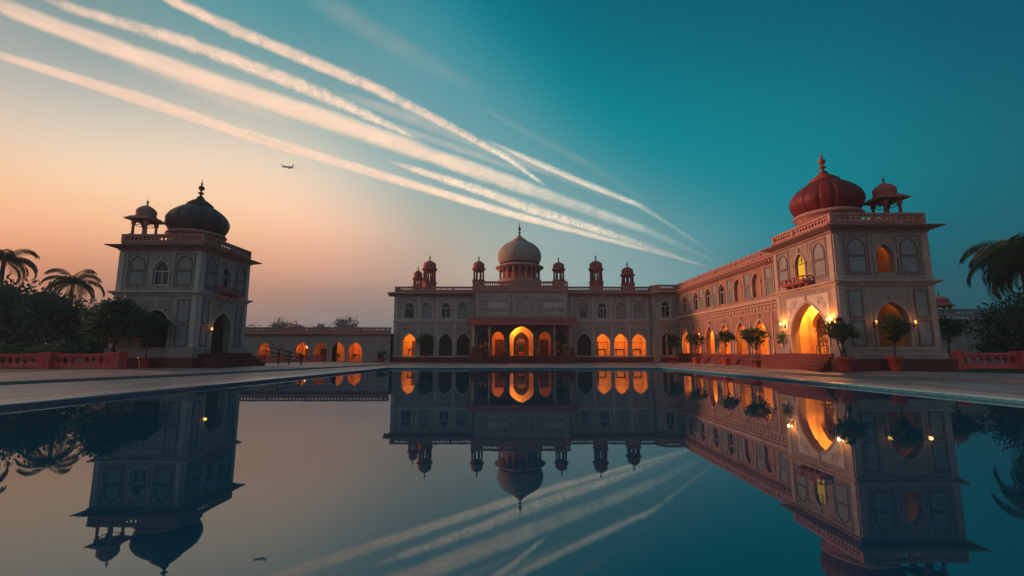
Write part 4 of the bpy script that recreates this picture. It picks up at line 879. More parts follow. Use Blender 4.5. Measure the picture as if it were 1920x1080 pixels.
def potted_tree(label, loc, pot_h, pot_r, trunk_h, blobs, per, leaf, seed, group='potted trees along the poolside', multi=1, box=False, m='leaf'):
    t = thing('potted_tree', label, 'potted tree', loc, random.uniform(0, 6) if not box else 0, group)
    p = MB()
    if box:
        h = pot_h; b0, b1 = pot_r*.78, pot_r
        for (h0, h1, w0, w1) in ((0, h*.86, b0, b1), (h*.86, h, b1*1.08, b1*1.08)): 
            p.quad(*[(sx*w0, sy*w0, h0) for sx, sy in ((-1,-1),(1,-1),(1,1),(-1,1))])
            for k in range(4):
                q = ((-1,-1),(1,-1),(1,1),(-1,1)); a, b = q[k], q[(k+1) % 4]; p.quad((a[0]*w0,a[1]*w0,h0), (b[0]*w0,b[1]*w0,h0), (b[0]*w1,b[1]*w1,h1), (a[0]*w1,a[1]*w1,h1))
        p.quad(*[(sx*b1*1.08, sy*b1*1.08, h) for sx, sy in ((-1,-1),(1,-1),(1,1),(-1,1))])
    else:
        p.lathe(0, 0, [(pot_r*.70, 0), (pot_r*.72, pot_h*.06), (pot_r*.95, pot_h*.8), (pot_r*1.1, pot_h*.82), (pot_r*1.12, pot_h), (pot_r*.95, pot_h), (pot_r*.92, pot_h*.9)], 24)
        for z in (.3, .55): p.lathe(0, 0, [(pot_r*(.72+.29*z), pot_h*z), (pot_r*(.76+.29*z), pot_h*(z+.02)), (pot_r*(.74+.29*z), pot_h*(z+.05))], 24)
    p.build('pot', M['pot'], t)
    s = MB(); s.lathe(0, 0, [(pot_r*.93, pot_h*.9), (pot_r*.5, pot_h*.95), (0.01, pot_h*.97)], 16); s.build('soil', M['soil'], t)
    tb = MB(); r = np.random.default_rng(seed)
    top = (blobs[0][0][0]*.4, blobs[0][0][1]*.4, trunk_h)
    for k in range(multi):
        ends = [tuple(np.array(c) + r.normal(size=3)*np.array(rd)*.35) for c, rd in blobs for _ in range(3)]
        off = r.normal(size=2)*.06 if multi > 1 else (0, 0)
        limbs(tb, (off[0], off[1], pot_h*.85), (top[0]+off[0]*2, top[1]+off[1]*2, top[2]), ends, .045, .03, seed+k)
    tb.build('trunk', M['bark'], t)
    P, D = crown_points(blobs, per, seed); leaves_obj('crown', P, leaf, M[m], t, .5, D, seed=seed); return t

potted_tree('round clipped topiary tree in a red pot against the left half of the palace front', (-9.5, 50.1, .136), .62, .34, 1.5, [((0, 0, 2.35), (.78, .78, .82))], [2300], .13, 11)
potted_tree('small bushy potted tree at the far corner of the wing, nearest the palace block', (16.35, 46.0, .17), .62, .34, 1.5, [((0, 0, 2.15), (.70, .70, .62)), ((.2, 0, 2.6), (.45, .45, .4))], [1500, 500], .12, 12)
potted_tree('ragged potted tree with a thin leaning stem, second from the palace along the wing', (16.5, 41.0, .2), .62, .34, 1.5, [((-.35, 0, 2.15), (.55, .55, .4)), ((.35, 0, 2.35), (.55, .55, .5))], [900, 1000], .12, 13, multi=2)
potted_tree('flat topped potted tree before the wing arches with a bare straight stem', (16.55, 35.4, .24), .64, .34, 1.45, [((-.1, 0, 2.15), (.65, .6, .36)), ((.45, 0, 2.25), (.5, .5, .34)), ((0, 0, 2.5), (.4, .4, .3))], [900, 600, 400], .12, 14)
potted_tree('broad funnel shaped potted tree behind the iron bench by the tower steps', (16.3, 30.6, .33), .5, .28, 1.3, [((0, 0, 2.15), (.85, .8, .42)), ((.0, 0, 1.75), (.5, .5, .3)), ((.75, 0, 2.0), (.3, .3, .25)), ((-.7, 0, 2.2), (.3, .3, .25))], [1500, 500, 250, 250], .12, 15)
potted_tree('two-lobed potted tree at the near corner of the tower right of the great door', (16.35, 22.55, .40), .72, .31, 1.5, [((-.30, 0, 1.98), (.55, .55, .42)), ((.40, 0, 1.92), (.45, .45, .32)), ((-.2, 0, 2.4), (.3, .3, .25))], [1200, 800, 350], .10, 16, multi=3)
potted_tree('wide round potted tree standing in front of the dim tower arch', (18.85, 22.6, .41), .74, .31, 1.5, [((-.3, 0, 2.1), (.68, .6, .45)), ((-.75, 0, 2.05), (.35, .35, .25)), ((-.1, 0, 2.45), (.38, .4, .28)), ((.05, 0, 1.75), (.35, .35, .35))], [1600, 400, 400, 350], .10, 17)
potted_tree('spreading potted tree behind the end post of the right hand balustrade', (25.0, 26.2, .42), .7, .33, 1.6, [((-.1, 0, 2.35), (.95, .8, .45)), ((-.7, 0, 2.05), (.4, .4, .28)), ((.7, 0, 2.0), (.45, .4, .35)), ((.1, 0, 2.75), (.5, .5, .3))], [1600, 400, 500, 400], .11, 18)
potted_tree('dark leafy tree in a red pot before the left tower', (-21.5, 26.9, .42), .62, .34, 1.7, [((0, 0, 2.3), (.85, .8, .6)), ((-.3, 0, 2.9), (.7, .7, .5)), ((.55, 0, 2.5), (.55, .5, .45)), ((.2, 0, 1.8), (.6, .6, .35))], [1800, 1000, 700, 500], .14, 19, m='leafdark')

def tree(label, loc, trunk_h, blobs, per, leaf, seed, m='leafdark', r0=.16, group=None, clump=.28, name='broadleaf_tree', cat='tree'):
    t = thing(name, label, cat, loc, 0, group); r = np.random.default_rng(seed); tb = MB()
    ends = [tuple(np.array(c) + r.normal(size=3)*np.array(rd)*.4) for c, rd in blobs for _ in range(3)]
    limbs(tb, (0, 0, -.1), (blobs[0][0][0]*.3, blobs[0][0][1]*.3, trunk_h), ends, r0, r0*.6, seed); tb.build('trunk', M['bark'], t)
    P, D = crown_points(blobs, per, seed, clump); leaves_obj('crown', P, leaf, M[m], t, .55, D, seed=seed); return t
tree('spreading dark tree with a layered crown covering the left tower base', (-23.4, 26.8, .42), 1.7, [((-.1, 0, 2.9), (1.4, 1.2, .7)), ((-.7, .1, 2.2), (1.0, 1.0, .5)), ((.2, -.1, 3.5), (1.0, .9, .6)), ((.9, 0, 2.5), (.8, .8, .6))], [2600, 1400, 1600, 1300], .16, 31, clump=.24)
G2 = 'dark garden trees on the left'
tree('big dark rounded tree at the left edge under the tall palm', (-37.5, 34.0, .42), 2.2, [((0, 0, 4.1), (2.6, 2.2, 2.0)), ((1.6, 0, 3.2), (1.8, 1.6, 1.5)), ((-1.8, 0, 4.4), (1.8, 1.6, 1.5)), ((0, 0, 2.2), (2.8, 2, 1.2))], [3400, 2000, 2000, 2000], .30, 41, r0=.22, group=G2)
tree('dark rounded tree in front of the short palm on the left', (-33.2, 33.0, .42), 2.0, [((0, 0, 3.5), (2.0, 1.8, 1.5)), ((1.1, 0, 2.4), (1.6, 1.4, 1.2)), ((-1.0, 0, 4.2), (1.3, 1.3, 1.0)), ((0, 0, 1.6), (2.2, 1.6, 1.0))], [2600, 1600, 1400, 1500], .27, 42, r0=.2, group=G2)
tree('low dark shrubby tree right of the dark garden trees beside the tower', (-30.6, 34.5, .42), .8, [((0, 0, 1.2), (1.2, 1.1, .7)), ((.8, 0, .8), (1.0, 1, .6)), ((-1, 0, .9), (1.2, 1, .7))], [1200, 800, 800], .22, 43, r0=.1, group=G2)
GB = 'dark bushes behind the left balustrade'
for i, (x, y, s, lab) in enumerate(((-36.5, 28.6, 1.15, 'low dark bush behind the left balustrade at the picture edge'), (-33.0, 28.9, 1.0, 'low dark bush behind the left balustrade, middle of three'), (-29.3, 29.6, .95, 'low dark bush behind the left balustrade closest to the tower'))):
    tree(lab, (x, y, .42), .5, [((0, 0, .9), (1.5*s, 1.1*s, .75*s)), ((1.0*s, 0, .6), (1.1*s, .9*s, .6*s)), ((-1.0*s, 0, .6), (1.1*s, .9*s, .6*s))], [1200, 700, 700], .17, 50+i, r0=.06, group=GB, name='garden_bush', cat='bush')
tree('large dark bush under the palm fronds at the right edge', (30.0, 27.0, .42), 1.0, [((0, 0, 2.2), (1.8, 1.5, 1.6)), ((1.4, 0, 2.9), (1.7, 1.5, 1.6)), ((-.9, 0, 1.4), (1.2, 1.2, 1.1)), ((2.6, 0, 1.6), (1.6, 1.4, 1.5))], [2600, 2200, 1400, 1800], .20, 61, r0=.14, name='garden_bush', cat='bush')
# hazy trees far behind the walls
GF = 'hazy far trees beyond the gallery'
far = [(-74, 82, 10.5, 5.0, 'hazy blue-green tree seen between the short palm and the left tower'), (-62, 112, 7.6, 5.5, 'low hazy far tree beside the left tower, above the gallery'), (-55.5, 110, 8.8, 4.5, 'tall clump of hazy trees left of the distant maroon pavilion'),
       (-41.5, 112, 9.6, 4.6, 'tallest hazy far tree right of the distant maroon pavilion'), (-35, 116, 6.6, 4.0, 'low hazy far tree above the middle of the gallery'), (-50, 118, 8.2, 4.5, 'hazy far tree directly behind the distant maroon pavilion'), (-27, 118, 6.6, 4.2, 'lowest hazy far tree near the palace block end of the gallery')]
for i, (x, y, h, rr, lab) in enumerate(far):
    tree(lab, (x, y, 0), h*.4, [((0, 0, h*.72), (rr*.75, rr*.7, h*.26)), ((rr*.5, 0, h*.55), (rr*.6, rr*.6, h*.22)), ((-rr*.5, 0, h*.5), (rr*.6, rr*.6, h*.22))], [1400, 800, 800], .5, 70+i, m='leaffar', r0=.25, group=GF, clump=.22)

def palm(label, loc, h, L, nf, seed, lean=(0, 0), droop=1.0, group=None, skip=None):
    t = thing('palm_tree', label, 'palm tree', loc, 0, group); r = np.random.default_rng(seed); tb = MB()
    pts = [(lean[0]*(q**2), lean[1]*(q**2), h*q) for q in np.linspace(0, 1, 12)]
    tb.tube(pts, [.20-.07*q + .012*(i % 2) for i, q in enumerate(np.linspace(0, 1, 12))], 12); tb.build('trunk', M['bark'], t)
    top = np.array(pts[-1])
    for f in range(nf):
        az = 2*math.pi*f/nf*1.0 + r.uniform(-.25, .25); el = R(r.uniform(-15, 70)) ; ln = L*r.uniform(.8, 1.1); n = 16
        d = np.array([math.cos(az), math.sin(az), 0]); p = top + np.array([0, 0, .1]); sp = [p]
        e = el
        for k in range(n):
            p = p + (d*math.cos(e) + np.array([0, 0, math.sin(e)]))*ln/n; e -= droop*R(7.5)*(.6+1.0*k/n); sp.append(p)
        m = MB(); m.tube(sp, list(np.linspace(.035, .008, n+1)), 5)
        side = np.array([-d[1], d[0], 0])
        for k in range(1, n+1):
            for q in range(4):
                w = (k-1+q/4)/n; i0 = min(int(w*n), n-1); fr = w*n-i0; b = sp[i0]*(1-fr)+sp[i0+1]*fr; tg = sp[i0+1]-sp[i0]; tg /= np.linalg.norm(tg)
                ll = ln*.27*math.sin(math.pi*(.12+.80*w))**.7
                for s in (-1, 1):
                    dr = side*s*.8 + tg*.75 + np.array([0, 0, -.45-.35*r.uniform()]); dr /= np.linalg.norm(dr); tip = b+dr*ll+np.array([0, 0, -.15*ll]); mid = b+dr*ll*.5
                    ww = np.cross(dr, side); ww = ww/np.linalg.norm(ww)*.013*L/2.6 + tg*.010
                    m.quad(tuple(b-ww*.6), tuple(mid-ww), tuple(tip), tuple(mid+ww))
        m.build('frond', M['leafpalm'], t)
    return t
palm('tall palm whose fronds enter at the left edge above dark trees', (-40.5, 35.5, .42), 8.2, 3.0, 16, 5)
palm('shorter full palm with arching fronds left of the left tower', (-36.2, 37.0, .42), 6.6, 2.7, 18, 8)
palm('large drooping palm at the right edge behind the balustrade', (30.2, 25.6, .42), 6.3, 3.7, 34, 23, droop=1.05)
palm('taller palm at the far right edge with only its frond tips in view', (31.6, 27.6, .42), 7.0, 3.0, 16, 29)

# ------------------------------------------------------------------ balustrades, lamps, furniture
def balustrade(label, x_posts, y, z, h, group):
    t = thing('garden_balustrade', label, 'balustrade', (x_posts[0], y, z), 0, group); ox = x_posts[0]; fr = Frame((0, 0), (1, 0), (0, -1))
    for x in x_posts:
        u = x-ox; m = MB(); a = .30
        m.box(u-a-.03, u+a+.03, -a-.03, a+.03, 0, .10); m.box(u-a, u+a, -a, a, .10, h-.12); m.box(u-a-.05, u+a+.05, -a-.05, a+.05, h-.12, h-.05); m.box(u-a-.02, u+a+.02, -a-.02, a+.02, h-.05, h)
        for f_ in (Frame((u, -a), (1, 0), (0, -1)), Frame((u-a, 0), (0, 1), (-1, 0)), Frame((u+a, 0), (0, 1), (1, 0))):
            frame_rect(m, f_, -a+.05, a-.05, .16, h-.18, .03, .015)
            for k in range(5):
                zz = .28+(h-.58)*k/4; f_.box(m, -.06-.05*(k % 2), -.01-.03*(k % 2), zz-.04, zz+.04, -.01, .016); f_.box(m, .02+.03*(k % 2), .07+.05*(k % 2), zz-.03, zz+.05, -.01, .016)
        m.build('post', M['redpaint'], t)
    for xa, xb in zip(x_posts, x_posts[1:]):
        a, b = sorted((xa-ox, xb-ox)); a += .32; b -= .32; m = MB()
        fr.box(m, a, b, .06, .20, -.10, .10); fr.box(m, a, b, h-.22, h-.14, -.12, .12); fr.box(m, a, b, h-.14, h-.10, -.09, .09)
        n = max(1, round((b-a)/.42)); s = (b-a)/n
        for k in range(n):
            hole_cell(m, fr, a+k*s, a+(k+1)*s, .20, h-.22, lambda q: .90+.06*math.cos(2*q)-.10*abs(math.sin(3*q)), -.05, .05, 20)
        m.build('pierced_panel', M['redpaint'], t)
balustrade('red pierced garden balustrade on the left lawn, running out of view', [-22.35, -26.2, -30.2, -34.2, -38.2], 26.0, .42, .92, 'red garden balustrades')
balustrade('red pierced garden balustrade on the right lawn beside the tower', [23.2, 26.9, 30.6, 34.3], 24.2, .42, .98, 'red garden balustrades')
for lab, xs in (('low red pierced wall before the blind arch of the gallery', [-26.3, -24.1]), ('low red pierced wall below the half lit gallery arch', [-22.3, -20.2])):
    balustrade(lab, xs, 48.2, .136, .85, 'low red walls by the gallery')

def wall_lamp(label, fr, u, z, n, b='bulb', power=14):
    p = fr(u, z, 0); t = thing('wall_lamp', label, 'wall lamp', p, 0, 'lit wall lamps'); m = MB()
    loc = lambda uu, zz, d: tuple(np.array(fr(u+uu, z+zz, d)) - np.array(p))
    a, b_ = loc(-.05, -.16, -.0), loc(.05, .10, .03); m.box(min(a[0],b_[0]), max(a[0],b_[0]), min(a[1],b_[1]), max(a[1],b_[1]), a[2], b_[2])
    us = [0] if n == 1 else [-.16, .16]; bb = []
    for q in us:
        m.tube([loc(0, -.10, .02), loc(q*.5, -.15, .12), loc(q, -.10, .19), loc(q, -.02, .20)], .013, 6)
        c = loc(q, 0, .20); m.lathe(c[0], c[1], [(.02, c[2]-.03), (.05, c[2]-.01), (.05, c[2])], 10)
        g = MB(); g.lathe(c[0], c[1], [(.02, c[2]+.0), (.055, c[2]+.05), (.06, c[2]+.10), (.035, c[2]+.16), (.0, c[2]+.2)], 12); bb.append(g)
    m.build('bracket', M['iron'], t)
    for g in bb: g.build('bulb', M[b], t)
    l = lamp(fr(u, z+.1, .30), power, (1, .34, .06), .06, 'lamp_light'); return t
wall_lamp('glowing twin wall lamp left of the great tower door', fl_ := facing_left(17.0), 28.25, 2.98, 2, power=62)
wall_lamp('glowing twin wall lamp right of the great tower door', fl_, 24.0, 2.98, 2, power=62)
wall_lamp('faint single wall lamp left of the dim tower arch', front(23.5), 18.72, 2.78, 1, 'bulbdim', 2)
wall_lamp('small orange wall lamp right of the dim tower arch', front(23.5), 20.72, 2.78, 1, 'bulbdim', 4)
wall_lamp('tiny orange wall lamp at the unlit doorway of the left tower', facing_right(-19.5), 29.25, 2.72, 1, 'bulbdim', 2)

def hanging_plant(label, fr, u, z, seed, s=.4):
    p = fr(u, z, .02); t = thing('hanging_plant', label, 'plant', p, 0, 'wall plants under the lamps'); m = MB()
    q = np.array(fr(u, z, .2)) - np.array(p); m.lathe(q[0], q[1], [(.05, -.12), (.11, -.02), (.12, 0)], 12); m.tube([(0, 0, .02), tuple(q*.6+np.array([0, 0, .04])), tuple(q)], .012, 6); m.build('wall_basket', M['iron'], t)
    P, D = crown_points([(tuple(q+np.array([0, 0, .05])), (s*.6, s, s*.7)), (tuple(q+np.array([0, .1, -.25])), (s*.4, s*.6, s*.5))], [420, 260], seed, .3); leaves_obj('foliage', P, .09, M['leafdark'], t, .4, D, seed=seed)
hanging_plant('dark hanging plant on the wall left of the great tower door', fl_, 28.45, 2.3, 81)
hanging_plant('straggly hanging plant on the wall right of the great tower door', fl_, 23.85, 2.55, 82, .36)

def bench(label, loc, rz, w=1.5):
    t = thing('garden_bench', label, 'bench', loc, rz)
    m = MB()
    for k in range(4): m.box(-w/2, w/2, -.22+.115*k, -.13+.115*k, .42, .455)
    m.build('seat', M['wood'], t); m = MB()
    for k in range(3): m.box(-w/2, w/2, .235+.02*k, .265+.02*k, .55+.13*k, .63+.13*k)
    m.build('backrest', M['wood'], t)
    for s in (-1, 1):
        x = s*(w/2-.12); m = MB(); m.tube([(x, -.24, 0), (x, -.18, .3), (x, -.2, .43)], .022, 7); m.tube([(x, .26, 0), (x, .2, .42), (x, .30, .95)], .022, 7); m.tube([(x, -.2, .42), (x, .2, .42)], .02, 7)
        m.tube([(x, -.22, .43), (x, -.23, .64), (x, .24, .66)], .02, 7); m.tube([(x, -.22, .06), (x, .24, .34)], .014, 6); m.tube([(x, .24, .06), (x, -.2, .34)], .014, 6); m.build('leg_frame', M['iron'], t)
bench('dark iron and wood garden bench beside the tower steps under the funnel shaped tree', (15.75, 30.3, .335), R(-90))

def chair(label, loc, rz, group=None):
    t = thing('chair', label, 'chair', loc, rz, group); m = MB(); m.box(-.22, .22, -.22, .22, .42, .47); m.build('seat', M['wood'], t)
    m = MB(); m.box(-.22, .22, .19, .23, .62, .95); m.box(-.05, .05, .195, .225, .47, .62); m.build('backrest', M['wood'], t)
    for sx in (-1, 1):
        for sy in (-1, 1):
            m = MB(); m.tube([(sx*.2, sy*.2, 0), (sx*.19, sy*.19, .42)], [.018, .022], 6); m.build('leg', M['wood'], t)
    return t
def table(label, loc, rz, w=1.2, d=.6, h=.75, cloth=False, group=None):
    t = thing('table', label, 'table', loc, rz, group); m = MB(); m.box(-w/2, w/2, -d/2, d/2, h-.05, h); m.box(-w/2+.06, w/2-.06, -d/2+.06, d/2-.06, h-.14, h-.05); m.build('tabletop', M['wood'], t)
    for sx in (-1, 1):
        for sy in (-1, 1):
            x, y = sx*(w/2-.08), sy*(d/2-.08); m = MB(); m.lathe(x, y, [(.03, 0), (.045, .06), (.025, .12), (.04, h*.5), (.03, h-.14)], 8); m.build('leg', M['wood'], t)
    return t
table('dark side table just inside the great tower door', (18.35, 25.35, 1.25), R(80), 1.35, .45, .85)
chair('dark chair beside the side table inside the great tower door', (18.2, 26.85, 1.25), R(-60))
for (x, lab) in ((-11.25, 'low dark table in the lit arch at the left end of the palace front'), (10.05, 'dark table in the first lit arch right of the porch'), (12.2, 'long low dark table in the middle lit arch right of the porch'), (14.05, 'dark table in the last lit arch before the wing')):
    table(lab, (x, 51.7, .88), 0, 1.05, .5, .74)
for (x, lab) in ((-19.35, 'chair seen in the fourth lit gallery arch'), (-17.5, 'chair in the gallery arch nearest the palace block'), (-16.8, 'chair turned sideways in the gallery arch nearest the palace block')):
    chair(lab, (x, 50.9, .145), R(90) if 'sideways' in lab else R(20))
def vase(label, loc, s=1., m='leafdark', fl=False, group=None, cat='plant', seed=1):
    t = thing('flower_pot', label, cat, loc, 0, group); b = MB(); b.lathe(0, 0, [(.12*s, 0), (.18*s, .16*s), (.19*s, .26*s), (.15*s, .27*s), (.14*s, .2*s)], 14); b.build('pot', M['gilded'] if fl else M['pot'], t)
    P, D = crown_points([((0, 0, .5*s), (.26*s, .26*s, .28*s))], [420], seed, .3); leaves_obj('foliage', P, .09*s, M[m], t, .45, D, seed=seed)
    if fl:
        P, D = crown_points([((0, 0, .55*s), (.28*s, .28*s, .28*s))], [120], seed+1, .3); leaves_obj('blossoms', P, .075*s, M['flower'], t, .8, D, seed=seed+1)
    return t
GP = 'marigold pots flanking the porch steps'
v0 = vase('pot of orange marigolds on the left porch step cheek', (-3.3, 47.2, 1.1), 1.2, fl=True, group=GP, seed=3)
for x, y, z, s, lab in ((-4.1, 47.2, 1.1, .95, 'pot of orange marigolds at the outer end of the left step cheek'), (5.45, 47.2, 1.1, 1.15, 'pot of orange marigolds on the right porch step cheek'), (6.2, 47.2, 1.1, .95, 'pot of orange marigolds at the outer end of the right step cheek'),
    (-2.7, 48.6, .885, 1.6, 'tall pot of orange marigolds by the left porch columns'), (4.8, 48.6, .885, 1.6, 'tall pot of orange marigolds by the right porch columns'), (-.9, 48.9, .885, .9, 'small pot of orange marigolds left of the big porch arch'), (2.95, 48.9, .885, .9, 'small pot of orange marigolds right of the big porch arch')):
    dup(v0, (x, y, z), random.uniform(0, 6), lab, s/1.2)
vase('bushy dark plant in a red pot standing deep inside the big porch arch', (1.04, 51.35, .9), 1.5, seed=9)
vase('dark shrub in a pot at the left corner of the palace front', (-14.0, 49.3, .136), 1.9, seed=10)
t = thing('pendant_lamp', 'small yellow pendant lamp hanging in the third gallery arch', 'lamp', (-22.75, 50.9, 2.0)); m = MB(); m.tube([(0, 0, 0), (0, 0, .55)], .01, 6); m.build('cord', M['iron'], t)
m = MB(); m.lathe(0, 0, [(.03, -.32), (.17, -.22), (.19, -.1), (.08, 0), (.03, .02)], 14); m.build('lamp_shade', M['bulbdim'], t)
t = thing('stair_railing', 'dark wooden railing with slanting rails beside the left tower steps', 'railing', (-17.6, 34.6, .36)); m = MB()
for x in (0, .8, 1.7): m.box(x-.04, x+.04, -.04, .04, 0, 1.15 - .18*x); 
m.build('post', M['wood'], t); m = MB()
for z in (.45, .75, 1.02): m.tube([(-.1, 0, z+.05), (1.8, 0, z-.32*.9+.05)], .035, 6)
m.tube([(-1.3, -.3, 1.5), (1.75, .05, .72)], .045, 6); m.tube([(-1.3, -.3, 1.15), (1.0, .05, .55)], .04, 6)
m.build('rail', M['wood'], t)

# ------------------------------------------------------------------ vapour trails and the aeroplane
def trailmat(name, opac, puff, scale, soft=2.4, streak=False):
    m = bpy.data.materials.new(name); m.use_nodes = True; t = m.node_tree; t.nodes.clear()
    o = t.nodes.new('ShaderNodeOutputMaterial'); tr = t.nodes.new('ShaderNodeBsdfTransparent'); df = t.nodes.new('ShaderNodeBsdfDiffuse'); tl = t.nodes.new('ShaderNodeBsdfTranslucent')
    df.inputs['Color'].default_value = (.90, 1, .96, 1); tl.inputs['Color'].default_value = (.90, 1, .96, 1)
    a1 = t.nodes.new('ShaderNodeAddShader'); t.links.new(df.outputs[0], a1.inputs[0]); t.links.new(tl.outputs[0], a1.inputs[1])
    lw = t.nodes.new('ShaderNodeLayerWeight'); lw.inputs['Blend'].default_value = .5
    iv = t.nodes.new('ShaderNodeMath'); iv.operation = 'SUBTRACT'; iv.inputs[0].default_value = 1; t.links.new(lw.outputs['Facing'], iv.inputs[1])
    pw = t.nodes.new('ShaderNodeMath'); pw.operation = 'POWER'; t.links.new(iv.outputs[0], pw.inputs[0]); pw.inputs[1].default_value = soft
    g = t.nodes.new('ShaderNodeNewGeometry'); nz = t.nodes.new('ShaderNodeTexNoise'); nz.inputs['Scale'].default_value = scale; nz.inputs['Detail'].default_value = 3; nz.inputs['Roughness'].default_value = .5; mp = t.nodes.new('ShaderNodeMapping'); t.links.new(g.outputs['Position'], mp.inputs['Vector']); t.links.new(mp.outputs[0], nz.inputs['Vector'])
    if streak: mp.vector_type = 'POINT'; mp.inputs['Rotation'].default_value = (0, 0, R(-44)); mp.inputs['Scale'].default_value = (.10, 1, 1)      # drawn out along the flight line
    mr = t.nodes.new('ShaderNodeMapRange'); mr.inputs['From Min'].default_value = .34; mr.inputs['From Max'].default_value = .62; mr.inputs['To Min'].default_value = 1-puff; t.links.new(nz.outputs['Fac'], mr.inputs['Value'])
    mu = t.nodes.new('ShaderNodeMath'); mu.operation = 'MULTIPLY'; t.links.new(pw.outputs[0], mu.inputs[0]); t.links.new(mr.outputs[0], mu.inputs[1])
    at = t.nodes.new('ShaderNodeAttribute'); at.attribute_name = 'vapour_amount'
    m2 = t.nodes.new('ShaderNodeMath'); m2.operation = 'MULTIPLY'; t.links.new(mu.outputs[0], m2.inputs[0]); t.links.new(at.outputs['Fac'], m2.inputs[1])
    m3 = t.nodes.new('ShaderNodeMath'); m3.operation = 'MULTIPLY'; t.links.new(m2.outputs[0], m3.inputs[0]); m3.inputs[1].default_value = opac; m3.use_clamp = True
    ms = t.nodes.new('ShaderNodeMixShader'); t.links.new(m3.outputs[0], ms.inputs[0]); t.links.new(tr.outputs[0], ms.inputs[1]); t.links.new(a1.outputs[0], ms.inputs[2]); t.links.new(ms.outputs[0], o.inputs['Surface'])
    return m
TM = {'dense': trailmat('dense_vapour', .98, .38, .014, 3.8, True), 'puffy': trailmat('puffy_vapour', .95, .62, .028, 3.6), 'thin': trailmat('thin_vapour', .24, .5, .010, 2.8, True)}
def trail(label, pts, m, group='vapour trails across the dusk sky', seed=0, rough=.12):
    """pts: (x, y, z, radius, density) in metres"""
    P = np.array(pts, float); L = np.r_[0, np.cumsum(np.linalg.norm(np.diff(P[:, :3], axis=0), axis=1))]; n = 90; r = np.random.default_rng(seed)
    s = np.linspace(0, L[-1], n); Q = np.stack([np.interp(s, L, P[:, i]) for i in range(5)], 1)
    for _ in range(3): Q[1:-1] = (Q[:-2]+2*Q[1:-1]+Q[2:])/4
    ax = np.gradient(Q[:, :3], axis=0); ax /= np.linalg.norm(ax, axis=1)[:, None]; vw = Q[:, :3]/np.linalg.norm(Q[:, :3], axis=1)[:, None]
    Q[:, 4] *= np.clip(np.minimum(np.arange(n) + (9 if pts[0][4] > .7 else 0), np.arange(n)[::-1])/5, 0, 1)                          # ends thin away to nothing
    if m != 'thin': Q[:, 4] *= np.minimum(3.0, np.maximum(.25, np.linalg.norm(np.cross(ax, vw), axis=1))**-2.2)      # density raised where the camera looks along the trail
    mb = MB(); rad = Q[:, 3]*1.05*(1+rough*r.normal(size=n)); rad[0] *= .6; rad[-1] *= .3
    mb.tube([tuple(q) for q in Q[:, :3]], list(np.maximum(rad, .5)), 20)
    o3 = tuple(Q[0, :3]); o = mb.build('vapour_trail', TM[m], None, o3)
    at = o.data.attributes.new('vapour_amount', 'FLOAT', 'POINT'); co = np.empty(len(o.data.vertices)*3); o.data.vertices.foreach_get('co', co); co = co.reshape(-1, 3)+np.array(o3)
    idx = np.argmin(((co[:, None, :]-Q[None, :, :3])**2).sum(2), 1); at.data.foreach_set('value', Q[idx, 4].astype(np.float32))
    tag(o, label, 'vapour trail', group); return o
